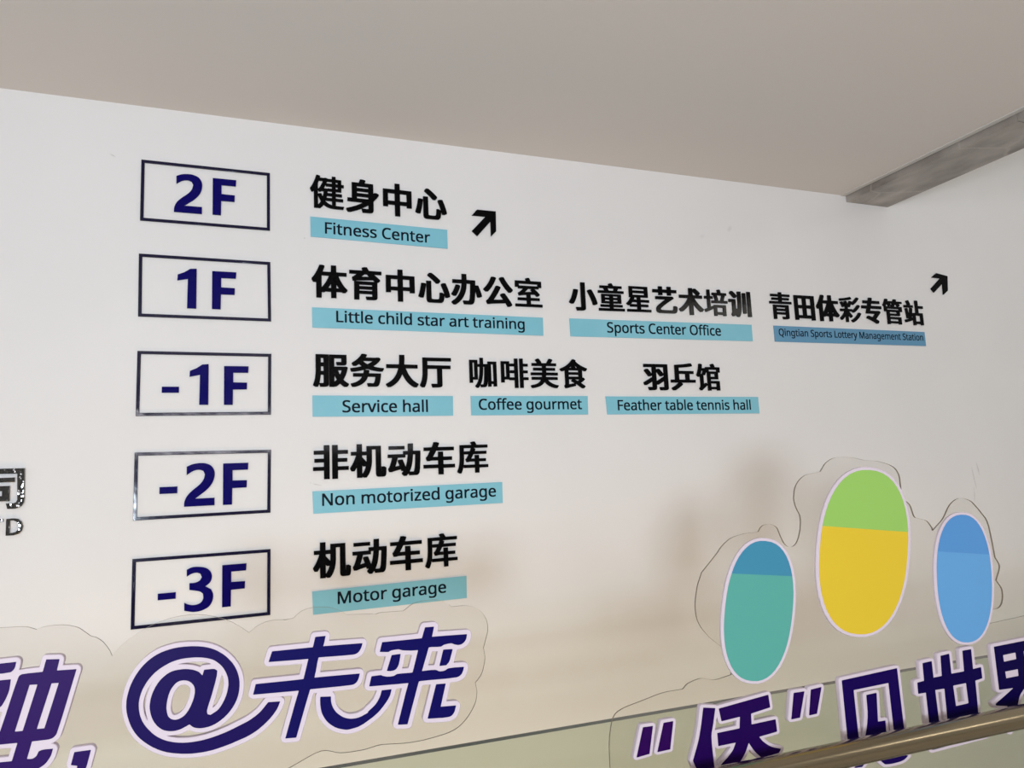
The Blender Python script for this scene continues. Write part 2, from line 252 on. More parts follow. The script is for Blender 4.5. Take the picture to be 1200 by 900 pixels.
# ---------------------------------------------------------------- glyphs (thousandths of an em)
GLYPH = {
 "专":"734,-87,661,-87,571,-38,466,9,339,59,231,96,231,131,274,185,344,185,489,138,499,138,625,261,627,266,222,269,221,306,244,369,267,444,41,445,38,451,38,549,44,552,301,553,307,559,328,629,321,633,117,634,117,736,359,738,391,846,474,847,534,840,537,836,537,796,521,741,524,738,876,736,878,639,874,633,494,632,488,629,466,556,471,553,944,552,947,546,946,446,434,445,428,439,408,379,409,374,414,372,824,375,876,344,877,311,865,294,650,79,653,74,746,29,776,11,777,-26",
 "中":"921,671,922,181,916,178,776,178,773,181,772,229,769,235,574,234,571,-84,429,-85,423,-81,421,234,226,235,223,231,223,179,219,173,79,174,79,671,419,673,422,679,424,846,566,847,571,846,572,841,574,674 224,341,421,342,421,564,224,563 574,341,771,342,771,564,574,563",
 "乒":"96,-75,51,-26,51,9,116,43,184,83,237,119,312,179,311,182,306,182,39,182,33,186,34,284,191,285,197,289,199,783,516,808,656,825,751,842,829,841,867,776,866,741,776,725,636,708,464,693,351,687,348,681,348,586,354,582,913,581,913,481,746,478,745,289,751,285,966,285,970,279,969,184,426,182,426,179,467,151,467,116,415,71,299,-9,236,-47,179,-77,104,-77 596,287,596,479,349,478,349,286",
 "体":"139,-84,137,346,134,350,56,349,16,416,15,454,74,531,127,616,184,734,226,841,301,842,361,825,365,821,364,781,316,656,316,651,538,651,541,841,679,842,683,841,685,836,687,651,971,648,972,551,969,545,751,545,745,541,783,451,841,346,881,285,915,241,989,166,989,131,936,76,861,75,836,95,689,95,685,89,684,-78,546,-80,541,-78,540,-74,539,93,386,95,359,73,284,71,281,-84 539,315,531,306,502,254,476,214,469,199,539,199 686,315,686,199,754,198,749,211,721,256,694,306 284,213,307,236,344,283,392,356,451,468,474,519,482,539,481,544,284,543",
 "健":"204,836,251,837,309,821,312,814,312,796,305,771,309,768,416,768,439,777,481,777,521,758,629,758,632,764,634,834,734,835,738,829,739,759,894,756,895,631,901,628,964,626,965,554,959,550,896,548,893,416,741,415,738,409,738,369,739,364,744,362,906,362,910,356,910,286,904,283,741,282,738,276,738,234,739,229,744,227,939,227,942,221,942,151,936,148,741,147,738,141,736,32,670,29,674,25,691,23,784,18,961,20,965,16,964,-1,953,-24,941,-64,681,-65,591,-55,536,-42,494,-27,454,-7,404,27,365,-24,326,-62,306,-77,264,-77,251,-66,248,-66,244,-77,139,-76,137,389,134,391,111,363,69,364,33,436,33,456,84,536,124,614,172,731 249,288,248,26,248,21,251,21,275,44,294,68,324,119,283,196 631,35,631,146,474,148,470,151,469,169,466,169,453,131,471,110,519,76,563,54,609,38 485,231,491,227,629,228,632,234,632,279,626,283,499,282,493,274 249,424,249,317,299,335,344,334,371,259,376,255,395,334,404,401,346,402,319,383,276,383 510,366,516,362,629,363,632,369,632,411,626,415,519,415,515,411 249,457,260,461,280,481,312,529,359,621,384,679,383,684,284,685,276,681,248,606 632,494,631,549,471,550,468,554,466,585,461,580,413,486,416,483,486,482,504,478,509,479,514,490,626,490 791,491,791,548,739,549,739,492 486,630,491,628,629,628,632,634,632,679,626,683,511,682,506,677 791,629,791,681,739,681,739,629",
 "公":"939,-41,869,-80,799,-80,791,-71,742,14,734,24,729,25,339,-3,249,-13,221,-20,141,-20,113,51,113,86,116,92,139,105,170,136,221,200,269,269,362,419,429,546,506,547,579,516,582,511,582,479,527,379,477,296,429,224,351,114,651,130,659,133,656,142,573,254,570,261,570,291,574,297,634,324,709,325,714,322,776,242,894,74,939,-1 446,796,447,761,419,699,359,586,290,484,250,434,180,361,171,358,99,358,36,409,36,444,117,524,184,609,237,694,276,773,294,814,301,817,371,817 552,796,619,825,696,824,751,726,826,618,895,536,979,456,979,419,950,391,924,360,916,358,846,358,765,441,681,548,618,641,551,761",
 "办":"26,-32,26,4,114,68,155,106,190,141,247,216,287,289,319,374,340,456,352,551,351,556,346,558,71,558,68,564,69,666,354,668,358,674,359,843,501,845,506,844,507,839,509,669,781,666,778,516,864,518,872,514,919,401,959,286,977,216,976,181,906,155,832,156,804,261,784,321,771,350,762,214,747,79,737,29,727,-1,710,-29,684,-52,669,-59,639,-67,611,-70,474,-70,404,-66,397,-31,380,11,381,43,551,43,567,56,579,76,595,139,610,266,625,554,619,558,509,557,505,554,502,491,490,401,467,306,439,231,399,154,330,56,256,-17,159,-89,84,-89,54,-56 297,484,300,479,300,449,267,356,217,249,171,176,164,172,94,173,29,211,28,246,72,309,104,369,142,456,159,507,166,510,234,510",
 "务":"79,-83,41,-21,41,13,104,28,159,46,199,63,249,91,284,118,320,154,350,199,344,202,109,203,105,209,106,301,389,303,394,306,397,316,410,386,408,391,404,392,264,360,136,340,59,341,31,404,32,439,196,463,301,486,346,498,348,501,279,557,194,503,116,503,73,556,73,589,76,594,167,651,239,710,290,764,326,810,346,842,354,847,426,847,499,831,499,796,470,751,471,745,749,745,766,750,839,750,881,721,882,681,835,621,771,563,679,499,714,488,806,470,881,460,966,455,976,451,977,416,958,391,938,354,849,353,746,365,626,388,511,422,461,409,438,399,514,397,558,391,560,349,552,309,556,303,891,301,890,246,865,81,842,-1,820,-39,804,-55,789,-64,749,-75,554,-75,517,-71,507,-34,495,-9,496,26,581,28,661,23,677,29,694,49,712,94,732,196,731,201,726,202,526,202,521,199,489,134,466,98,440,66,384,15,339,-14,271,-47,216,-67,154,-84 652,646,399,647,394,647,393,644,416,620,450,594,491,568,511,559,596,603,647,639",
 "动":"751,830,755,824,754,622,956,620,962,616,962,511,960,499,957,379,942,126,927,21,917,-11,897,-44,869,-64,834,-72,641,-72,629,-68,617,-21,611,-17,597,-36,554,-84,479,-84,425,-31,426,6,465,49,466,54,412,56,399,96,394,102,216,59,146,35,71,36,48,99,48,134,72,164,97,219,137,339,160,429,154,433,39,434,39,533,466,535,470,541,472,619,599,620,605,624,608,634,608,756,611,828 811,515,754,515,748,511,742,419,720,261,699,176,674,101,647,44,649,38,749,33,767,46,777,64,792,134,802,234,815,486,815,511 598,514,534,513,532,439,529,433,319,431,282,299,246,191,254,190,360,214,357,229,318,329,319,366,374,382,446,382,451,381,457,371,528,179,534,172,559,244,577,319,597,461,600,494 70,669,70,759,74,765,509,765,515,761,515,671,511,665,76,665",
 "厅":"969,783,970,686,966,680,259,680,253,676,252,569,256,563,949,561,950,464,946,458,696,457,690,454,690,-1,684,-34,677,-49,666,-60,649,-69,629,-75,571,-82,389,-85,361,-14,360,19,364,25,514,23,531,26,539,34,540,451,539,456,534,457,254,456,250,294,237,174,212,56,182,-26,154,-79,149,-82,76,-82,57,-64,19,-37,18,-1,47,54,77,144,92,221,100,284,105,374,107,784",
 "咖":"931,723,931,-34,829,-35,825,-29,824,38,759,40,753,36,751,-41,649,-41,646,290,643,286,643,244,635,129,622,31,612,-6,602,-26,581,-47,569,-54,546,-60,454,-62,421,-60,418,-56,409,-14,401,3,375,-36,345,-74,336,-80,294,-79,246,-37,246,-14,284,34,319,94,342,149,362,216,380,304,390,384,400,539,400,554,396,557,336,558,330,554,329,169,179,167,175,161,173,71,74,72,74,766,326,767,330,761,330,649,332,644,336,643,396,643,402,646,402,829,406,835,509,833,510,656,508,646,511,643,646,644,648,719,651,725 541,557,511,557,508,554,497,361,482,251,469,184,447,106,415,29,419,25,489,26,502,39,515,81,527,179,535,289,545,526,545,554 756,125,819,125,825,129,825,631,821,637,759,638,753,634,753,131 179,248,221,248,227,251,227,679,224,685,181,685,175,681,175,254",
 "啡":"621,-77,516,-77,510,-74,510,156,506,162,346,163,341,164,340,179,336,182,186,182,182,176,181,89,74,89,74,744,349,743,350,254,356,250,506,250,510,256,509,378,369,381,368,461,369,466,374,467,508,469,510,584,504,587,362,589,360,671,366,675,508,676,511,833,624,833,625,-71 684,-75,680,-69,680,831,686,835,791,835,795,829,796,677,949,675,953,674,955,669,953,589,801,587,795,584,797,469,941,467,946,466,947,461,946,381,796,378,795,261,801,258,963,256,965,174,959,170,797,169,795,-71,789,-75 186,270,236,270,242,274,242,651,239,657,189,658,183,654,182,276",
 "培":"886,303,886,-76,769,-77,765,-74,765,-41,761,-38,531,-37,525,-41,525,-76,521,-80,404,-78,404,304 266,830,270,824,270,606,276,602,376,602,380,596,378,511,276,510,270,506,270,244,276,241,326,260,381,259,395,201,395,171,384,163,119,53,106,50,56,50,51,54,33,109,30,121,31,146,46,154,141,188,150,196,150,504,148,509,144,510,39,511,38,599,44,602,149,604,151,828 764,54,763,211,526,211,527,54 321,367,322,454,466,455,472,459,457,519,423,609,423,639,361,640,355,644,357,729,581,730,584,736,565,806,566,834,616,845,676,845,684,842,689,829,702,789,713,736,719,730,936,728,937,644,931,640,869,638,867,611,810,459,816,455,966,454,966,366 739,638,544,639,579,539,590,494,590,466,578,456,671,455,679,458,697,501,727,589,739,631",
 "大":"29,-24,27,6,31,14,111,56,184,108,240,161,281,213,324,281,352,339,382,421,390,454,384,457,49,458,45,464,45,564,51,568,411,569,422,676,427,844,576,843,578,726,572,621,568,581,569,569,959,566,960,464,956,458,616,457,611,454,626,411,661,334,696,271,753,191,801,138,850,94,909,53,974,19,974,-16,948,-46,921,-84,846,-84,789,-52,716,0,661,53,614,108,568,174,506,291,503,289,454,186,407,116,371,73,309,13,234,-42,159,-82,81,-82",
 "室":"64,753,431,755,435,756,434,761,413,804,414,831,484,852,534,851,559,809,581,760,586,755,938,754,939,559,851,557,848,554,847,516,844,513,706,511,708,506,800,426,857,366,872,349,871,321,819,283,766,283,761,284,735,316,709,340,569,330,565,326,567,234,864,232,868,226,866,147,569,145,565,139,565,44,566,39,571,38,949,37,952,31,951,-51,54,-51,52,31,56,37,429,38,433,39,435,44,435,139,431,145,139,147,139,231,431,233,435,239,435,314,431,317,416,318,331,310,269,302,231,293,181,293,176,296,155,361,156,384,189,398,222,421,306,493,322,511,164,513,160,516,160,554,156,557,64,559 385,404,624,421,624,424,617,431,578,466,578,489,604,511,499,512,446,460,393,414 812,606,812,659,806,663,194,663,189,661,188,656,188,604,194,600,806,600,811,601",
 "小":"576,832,580,826,580,-9,577,-26,567,-49,556,-60,541,-69,516,-77,461,-85,281,-87,271,-80,257,-39,243,-11,244,24,346,25,394,23,419,28,427,41,428,829,434,832 659,584,729,610,799,610,806,605,862,506,902,426,944,329,967,269,992,179,992,146,989,141,914,110,841,112,814,209,772,321,724,426,658,549 331,589,332,549,324,514,304,439,267,326,217,216,189,169,164,133,156,128,84,128,21,163,18,169,18,204,67,276,107,359,147,471,179,601,261,602",
 "库":"26,-44,26,-16,52,39,72,96,90,174,100,239,110,376,112,741,469,743,472,744,472,749,443,796,444,821,506,840,564,840,569,839,577,829,626,743,959,741,960,654,956,648,540,646,545,641,582,626,582,601,566,561,569,558,916,557,920,551,918,466,524,465,518,461,453,344,454,341,459,340,558,341,560,436,564,442,681,443,687,439,688,346,691,340,896,339,896,251,691,250,688,244,688,166,694,163,956,162,960,156,958,71,691,70,688,64,686,-78,564,-80,560,-74,558,69,221,70,218,76,216,143,213,139,192,41,167,-31,141,-84,84,-84,62,-66 558,164,560,244,556,250,426,250,384,245,361,238,306,239,281,306,280,329,304,348,322,371,364,444,372,464,249,465,243,469,244,556,416,558,422,564,437,601,451,646,237,646,235,344,230,261,219,164",
 "彩":"921,794,922,774,916,763,887,729,830,671,765,616,674,553,661,548,619,548,586,585,569,598,489,456,444,455,394,471,394,394,586,392,590,389,590,361,594,357,676,408,731,450,771,485,834,552,879,552,891,549,946,524,947,506,945,499,919,468,857,406,821,375,746,318,674,273,624,273,591,306,436,304,547,191,574,156,577,149,577,134,529,83,486,83,425,159,399,185,394,187,391,-76,279,-76,276,149,270,146,217,84,176,43,125,-1,114,-7,69,-6,49,26,26,56,26,76,86,120,151,183,204,245,241,301,236,305,59,305,55,311,55,389,61,392,276,394,278,491,281,495,301,495,305,499,279,574,246,641,246,664,301,682,347,681,377,626,411,542,439,596,476,684,521,685,584,667,587,661,586,639,589,636,634,663,706,718,759,765,809,822,854,822 971,249,972,229,944,186,905,136,870,99,829,60,775,16,681,-44,619,-77,571,-77,521,-19,520,1,524,6,579,31,644,68,715,119,751,150,805,206,856,277,906,277 79,631,131,655,171,655,176,652,227,576,252,526,262,499,261,481,204,453,159,454,144,491,114,551,78,606 48,739,49,754,56,757,194,770,304,785,404,803,504,827,541,827,546,825,587,771,590,761,590,749,581,743,471,718,284,690,119,675,69,676",
 "心":"269,574,411,575,417,571,418,71,426,49,436,41,466,35,591,35,614,38,629,45,639,56,647,71,655,101,662,166,665,236,669,240,739,240,789,213,806,210,804,224,774,314,713,466,713,496,716,501,776,525,849,525,857,521,917,379,957,261,982,164,981,124,914,95,841,95,836,101,817,181,811,190,800,64,787,9,777,-16,762,-36,736,-57,721,-62,696,-67,364,-67,334,-62,309,-52,290,-36,281,-24,268,24 254,487,258,481,257,444,232,286,202,151,177,71,169,68,96,68,31,96,28,101,28,131,57,216,82,316,97,389,113,496,121,500,196,500 313,764,361,812,436,812,510,759,584,700,670,624,694,596,694,561,644,506,569,506,502,574,456,615,371,685,316,726,313,731",
 "星":"157,799,846,798,846,432,571,430,567,429,565,424,565,361,569,355,884,353,885,274,881,268,571,268,565,264,565,206,569,200,843,199,845,119,839,115,569,115,565,109,565,36,571,33,941,32,945,26,943,-54,59,-53,57,26,61,32,429,33,435,36,435,109,431,115,171,115,168,119,166,162,156,158,104,158,43,204,44,229,108,289,137,324,177,379,204,426,201,430,161,430,155,434 206,201,431,200,435,206,435,264,429,268,261,267,253,261 318,356,433,356,434,428,344,429,342,406 720,516,720,569,716,575,286,575,280,571,280,519,284,513,714,512 720,661,720,711,716,717,286,718,280,714,280,664,284,658,714,658",
 "服":"439,810,442,804,442,6,440,-26,434,-46,424,-62,414,-69,399,-77,376,-82,306,-88,209,-87,205,-84,184,-5,151,-86,76,-87,49,-68,19,-53,18,-21,42,44,57,99,70,161,82,266,88,346,88,806,94,810 452,-86,451,806,931,806,932,581,927,546,915,529,901,519,884,513,849,508,669,509,646,566,646,603,721,605,769,602,781,606,787,616,787,699,781,702,596,702,592,696,592,481,594,477,599,475,919,477,959,461,960,429,950,384,917,274,892,214,841,116,876,80,908,54,944,28,986,4,987,-31,939,-87,866,-87,815,-56,746,1,697,-41,641,-79,596,-80,586,-88 296,245,229,245,223,241,215,159,205,94,190,26,191,18,279,18,292,21,299,31,300,239 594,228,593,66,593,61,596,60,606,68,655,119 746,255,779,326,792,371,696,372,693,366,708,329,741,261 229,349,299,349,298,476,229,476 229,584,299,584,298,706,229,706",
 "术":"21,89,20,119,23,126,76,158,130,196,179,238,235,291,277,339,326,400,369,464,383,489,376,492,54,493,50,499,51,598,423,601,427,844,574,845,577,841,578,801,581,798,619,830,692,829,814,737,864,691,864,654,812,601,946,598,947,499,944,493,639,492,634,489,688,411,771,313,871,215,928,169,977,134,977,96,953,74,921,36,849,35,829,48,761,105,696,170,635,239,587,299,579,305,578,-79,574,-85,431,-85,425,-81,424,274,357,199,291,133,200,59,149,26,74,26,45,64 735,601,674,662,602,721,584,735,579,736,579,601",
 "机":"972,-51,959,-64,931,-75,906,-77,791,-77,769,-75,746,-67,731,-57,721,-44,713,-14,710,19,710,684,704,688,611,688,607,686,605,681,605,371,595,259,577,164,559,104,529,31,494,-29,449,-84,374,-85,341,-56,338,-59,337,-81,334,-85,194,-83,191,200,139,115,126,100,119,98,49,99,13,161,13,194,14,199,64,274,99,339,142,436,172,526,171,531,166,532,37,534,35,634,41,638,191,639,194,846,336,846,338,644,339,639,344,638,459,639,460,784,464,790,854,788,855,74,859,68,862,74,867,209,939,210,964,193,994,179,995,76,990,4,984,-26 339,25,359,46,397,111,417,159,435,219,429,222,364,223,339,257 454,352,457,356,460,399,459,531,339,531,339,481",
 "田":"926,776,926,-76,781,-77,778,-71,777,-21,771,-18,229,-18,223,-21,223,-71,219,-77,79,-76,79,776 224,91,419,92,418,329,224,328 569,91,776,92,776,329,569,328 224,441,419,442,418,671,224,671 569,441,776,442,776,671,569,671",
 "站":"926,-73,804,-75,800,-71,800,-36,796,-33,571,-32,565,-36,565,-76,561,-80,446,-80,442,-74,442,94,439,100,116,18,58,19,40,89,42,114,241,161,248,166,244,170,191,160,141,160,135,164,120,324,102,439,90,499,91,533,144,545,196,545,202,541,232,366,251,190,255,194,267,256,285,359,311,556,369,557,431,544,432,516,427,484,374,196,384,195,411,202,439,203,442,209,444,373,589,375,595,379,595,839,601,842,723,841,727,641,961,640,967,636,967,551,964,545,731,545,727,544,725,539,727,376,921,375,927,371 799,62,798,279,566,278,567,61 477,569,471,565,54,565,50,571,50,654,56,658,221,659,197,724,163,791,163,814,169,819,226,837,276,837,294,811,324,751,347,694,347,669,333,659,476,656",
 "童":"962,-56,956,-60,42,-59,40,19,44,25,431,25,437,29,437,64,434,67,109,69,108,141,111,147,431,148,437,151,437,181,434,185,149,187,149,493,853,494,854,187,566,185,563,181,563,151,569,148,889,147,892,141,891,69,566,67,563,64,563,29,569,25,959,25,962,19 437,264,438,299,434,305,276,305,270,301,270,266,274,260,431,260 730,264,730,299,726,305,569,305,563,301,562,266,566,260,724,260 437,381,438,416,434,422,276,423,270,419,270,384,274,378,431,378 730,381,730,416,726,422,569,423,563,419,562,384,566,378,724,378 957,526,951,522,49,522,44,524,43,529,43,601,44,606,49,607,269,608,274,610,259,641,243,666,242,681,239,685,107,686,107,769,434,770,437,771,437,776,420,806,422,834,486,852,534,852,539,851,544,844,583,774,589,770,896,769,896,686,761,685,758,681,756,663,726,611,731,608,954,607,957,601 615,684,389,685,384,681,416,613,421,608,571,607,579,611,614,679",
 "管":"197,-81,195,379,189,382,91,384,90,564,84,572,41,596,38,604,38,626,77,674,122,756,154,843,214,845,278,831,280,809,266,766,269,763,509,762,512,759,514,733,522,741,534,769,558,839,564,842,621,842,679,831,682,826,682,804,671,766,674,763,946,761,946,684,798,681,798,676,829,624,830,601,824,596,781,576,769,572,716,573,682,634,651,677,644,682,634,679,619,654,582,601,576,598,564,597,562,594,572,571,579,568,924,566,925,386,919,382,809,381,806,229,331,227,325,224,325,189,331,185,856,184,856,-78,734,-80,730,-76,730,-54,724,-50,331,-50,325,-54,325,-79,321,-82 730,36,730,96,726,102,331,103,325,99,325,39,329,33,724,33 682,314,682,361,679,367,331,368,325,364,325,316,329,310,676,310 795,456,795,481,789,485,221,485,217,484,215,479,215,454,221,450,789,450,793,451 161,569,429,568,431,574,415,606,415,626,424,632,463,641,466,659,479,673,482,681,384,682,383,676,407,624,406,596,349,575,296,575,290,579,277,614,249,669,241,681,231,682",
 "美":"71,-76,36,-14,37,11,171,41,236,63,281,86,321,113,349,139,378,179,371,182,76,183,73,189,74,271,409,273,414,276,422,319,416,323,51,323,48,329,49,411,429,413,433,414,435,419,435,464,431,470,141,470,137,471,135,476,135,554,139,560,431,560,435,566,433,614,91,615,88,621,89,703,270,706,269,711,254,736,213,791,213,814,218,821,274,845,326,845,332,841,384,774,412,724,414,707,419,705,576,706,612,759,661,845,716,845,786,821,787,794,732,711,732,706,911,704,911,617,566,615,562,609,563,564,569,560,866,560,870,554,869,472,566,470,562,464,563,416,569,413,954,412,957,406,957,326,951,323,559,322,555,319,550,276,556,272,943,271,945,189,941,183,624,182,617,179,636,155,670,124,701,101,755,71,844,38,899,25,966,14,967,-11,953,-26,924,-74,916,-77,861,-77,801,-65,731,-44,676,-22,626,6,581,38,531,85,501,121,472,81,441,48,396,13,341,-17,286,-39,204,-62,131,-77",
 "羽":"926,794,928,4,919,-34,910,-49,884,-67,836,-77,804,-80,631,-80,624,-75,600,-4,602,29,759,30,771,34,777,41,780,51,780,224,776,231,564,108,494,106,493,16,487,-24,476,-47,459,-62,426,-72,389,-77,316,-77,304,-80,206,-79,178,-4,179,31,326,30,336,33,344,41,344,209,341,210,334,207,124,90,46,91,18,151,18,186,23,191,221,296,344,366,345,686,339,690,49,690,45,696,46,793 494,232,499,232,599,286,779,386,778,689,494,688,494,611,541,637,614,637,637,614,710,531,751,480,760,461,760,431,757,426,704,386,631,385,547,494,505,544,494,552 61,596,119,630,192,629,267,544,327,466,332,456,331,418,279,381,201,381,132,474,61,558",
 "育":"177,-86,177,439,756,440,761,441,762,444,719,485,711,488,309,462,259,457,219,448,146,448,141,454,120,519,121,556,154,571,181,588,249,640,252,646,47,649,46,748,419,750,421,756,398,796,398,831,469,852,544,851,596,761,606,750,958,749,958,649,751,646,753,641,891,525,915,499,915,469,910,461,859,423,836,422,833,419,832,-14,827,-44,817,-59,804,-69,784,-77,729,-85,526,-85,501,-26,501,8,624,10,641,8,676,13,685,24,683,81,329,83,324,81,322,76,321,-86 685,179,685,209,679,212,329,212,324,211,322,206,323,176,329,172,679,172,684,174 685,306,685,341,681,345,329,345,323,341,323,306,326,303,679,303 393,571,604,581,560,621,556,646,484,648,464,635,395,576",
 "艺":"134,508,766,512,779,507,819,476,819,439,626,322,438,199,336,120,306,87,301,71,316,58,336,51,381,45,734,45,754,48,777,59,792,84,800,116,806,191,879,192,916,176,941,169,947,164,947,116,935,34,924,1,909,-24,889,-42,866,-52,809,-60,314,-60,244,-52,191,-32,166,-9,153,14,148,31,148,106,156,131,173,159,208,196,263,244,324,289,497,406,136,408,132,414 40,639,42,741,256,743,260,749,260,841,264,847,406,846,408,749,411,743,586,743,590,749,592,846,731,847,736,846,738,841,739,744,944,742,950,739,948,636,741,635,738,629,738,554,734,548,592,549,590,629,586,635,411,635,408,629,406,549,266,548,260,551,260,629,256,635,46,635",
 "训":"536,817,540,811,540,341,535,256,525,171,512,109,497,51,469,-21,439,-80,434,-85,366,-85,356,-82,324,-58,296,-44,296,1,265,-24,226,-66,154,-67,113,-14,113,16,115,24,142,56,157,99,157,429,151,433,24,434,23,536,29,540,301,539,303,201,306,198,316,205,373,206,380,231,387,286,395,404,395,814,401,817 799,-72,795,-66,795,819,801,822,939,822,942,816,942,-69,936,-72 601,40,598,46,598,766,604,770,734,770,738,764,737,44,731,40 78,776,121,824,196,824,269,765,352,684,362,669,362,634,316,583,239,583,147,679,80,739,78,746",
 "身":"798,749,801,482,824,505,896,504,954,474,955,439,941,415,895,356,801,256,800,1,794,-29,785,-46,772,-59,756,-67,704,-77,674,-80,489,-80,483,-74,474,-41,461,-9,460,24,456,27,311,-37,144,-94,69,-94,26,-34,25,-4,29,3,169,46,304,98,416,153,494,199,494,202,486,202,61,204,62,304,179,305,185,309,186,748,381,750,386,754,397,779,421,844,429,850,496,850,574,836,577,831,577,799,557,756,559,750 465,29,624,25,646,31,655,44,654,139,646,137,596,103 655,359,649,362,336,362,332,356,333,309,339,305,639,305,654,319 655,459,655,504,651,510,339,510,333,506,332,461,336,455,649,455 655,604,655,646,651,652,339,653,333,649,332,606,336,600,649,600",
 "车":"959,102,622,99,620,-79,619,-83,614,-85,471,-83,470,94,466,100,44,101,43,201,46,207,464,207,468,209,470,214,470,314,466,320,291,320,246,315,219,305,146,307,121,376,120,414,145,434,182,486,241,596,236,600,59,601,59,703,294,706,332,796,348,844,356,850,431,850,506,828,507,794,473,714,474,706,941,704,942,606,939,600,421,599,325,429,331,425,466,425,470,431,472,571,618,571,622,426,874,425,878,424,880,419,880,326,876,320,622,319,621,209,956,207,960,201",
 "青":"186,406,821,406,822,-11,819,-31,811,-50,800,-61,784,-69,741,-77,691,-80,569,-79,543,-19,544,6,676,5,689,8,695,21,695,74,691,80,319,80,314,79,312,74,311,-81,187,-81 695,161,695,196,691,202,319,202,313,199,312,164,316,158,689,158 695,284,695,319,691,325,319,325,313,321,312,286,316,280,689,280 53,446,52,521,56,527,429,528,435,531,435,566,431,572,147,574,145,646,149,652,431,653,435,656,435,689,429,693,116,693,113,699,113,769,116,775,431,775,435,781,437,841,556,842,562,839,562,781,566,775,891,775,897,771,898,699,894,693,569,693,563,689,563,656,566,653,854,652,858,646,856,574,566,572,562,566,563,531,569,528,946,527,950,521,950,449,946,443,59,443",
 "非":"466,-85,324,-83,321,149,46,150,40,154,40,249,44,255,316,255,322,259,322,366,319,372,81,372,77,374,75,379,75,471,79,477,321,479,321,588,64,590,60,596,60,691,62,696,66,698,321,699,322,836,326,842,464,842,470,839,470,-79 541,-85,538,-79,538,839,544,842,684,842,688,836,689,699,954,698,958,696,960,691,960,596,956,590,689,588,689,479,936,477,940,471,940,379,939,374,934,372,691,372,688,366,688,259,694,255,971,255,975,249,975,151,969,148,689,146,686,-83",
 "食":"33,541,164,597,226,631,286,668,336,705,375,739,432,799,466,844,474,847,526,847,584,818,587,814,588,794,584,781,614,750,665,709,744,658,861,601,921,578,978,561,979,534,931,470,881,470,801,499,798,496,798,269,801,265,831,264,876,230,882,221,882,199,879,194,840,164,743,96,884,2,890,-6,889,-29,841,-77,781,-77,666,4,566,64,560,51,562,1,559,-5,326,-56,254,-77,197,-76,187,-49,171,-19,170,4,171,9,194,34,202,66,202,484,196,484,136,460,79,460,33,516 527,84,514,94,416,146,416,171,442,199,444,204,329,203,329,51,499,82 545,204,550,199,629,158,676,188,694,204 672,296,672,346,669,352,334,352,328,349,328,299,331,293,666,293 672,439,672,484,669,490,334,490,328,486,328,441,331,435,666,435 368,576,431,575,436,579,419,609,414,612,370,581 648,576,645,581,603,609,539,660,532,661,581,576",
 "馆":"914,-73,796,-75,793,-71,792,-39,789,-35,574,-35,568,-39,567,-76,564,-80,444,-78,442,539,441,544,436,545,394,543,369,481,351,448,301,448,289,450,285,446,286,149,291,148,339,182,391,182,395,179,414,121,414,96,251,-28,204,-71,149,-71,106,-19,105,1,106,6,139,41,149,59,160,91,159,424,156,424,139,391,86,390,31,434,27,441,28,464,67,544,97,636,115,711,135,831,139,839,191,840,259,826,260,799,243,706,241,694,244,690,384,692,387,696,388,726,391,730,614,731,612,744,586,796,585,821,594,827,651,845,701,845,709,842,744,776,754,749,755,734,759,730,946,728,947,549,944,545,876,545,870,541,869,312,574,310,569,308,568,304,568,259,571,253,914,251 792,56,792,159,789,165,574,165,568,161,568,59,571,53,786,52 746,397,746,494,569,493,569,396 187,491,239,491,267,556,279,594,278,599,219,598,186,496 820,584,820,634,816,640,516,640,510,636,510,586,514,580,814,580",
 "B1":"999,1000,1000,0,523,1,546,733,0,683,16,828,355,893,665,988",
 "B2":"69,923,124,940,179,957,234,972,301,984,369,992,437,997,514,1000,591,999,666,992,739,978,810,959,872,932,920,897,960,855,987,809,999,762,999,711,989,660,970,607,942,555,905,506,853,455,792,408,728,365,664,327,595,293,527,260,472,231,417,204,362,176,997,178,1000,1,0,0,2,40,3,79,12,118,34,164,63,209,99,251,151,294,211,334,272,372,347,414,424,454,497,497,548,534,594,575,632,618,650,654,661,693,671,731,618,813,576,824,534,835,490,842,440,842,389,838,339,831,296,821,254,808,213,792,166,772,120,750,74,727",
 "B3":"72,949,128,966,184,983,243,995,323,1000,406,1000,490,995,574,987,658,975,738,956,795,935,847,907,889,874,921,838,942,798,951,758,944,714,924,670,893,632,843,599,781,572,720,545,920,470,949,431,979,392,996,353,1000,304,992,255,973,210,943,165,902,123,851,89,777,57,693,33,605,15,510,4,410,0,311,2,209,13,106,30,4,47,0,221,53,203,107,184,162,170,226,159,292,152,357,152,426,157,494,169,553,187,595,211,628,243,650,277,654,313,646,351,638,390,601,409,564,429,524,444,476,455,426,462,376,469,307,478,238,488,170,497,167,647,227,645,289,643,348,646,409,654,468,666,520,685,549,706,571,734,593,761,542,838,500,849,459,860,418,867,360,867,301,862,246,853,187,837,131,816,76,795",
 "BF":"0,999,1000,1000,983,830,372,828,375,580,942,574,932,398,365,394,358,0,3,1",
 "C":"619,696,619,669,587,601,581,595,546,596,521,607,469,624,444,630,424,633,386,633,354,627,324,617,301,607,274,589,256,575,231,547,203,499,188,459,183,439,175,386,175,329,178,304,183,274,196,231,218,184,240,154,259,135,281,118,314,101,354,88,386,83,426,83,451,85,514,98,556,110,589,110,592,104,592,9,584,3,569,-2,501,-17,449,-22,346,-22,299,-17,264,-9,216,8,189,23,163,41,141,60,113,94,101,111,86,139,71,174,63,196,50,254,45,294,45,336,43,349,48,441,56,484,68,526,81,556,101,594,134,638,159,662,196,689,246,714,276,724,311,732,351,738,461,738,486,735,561,719",
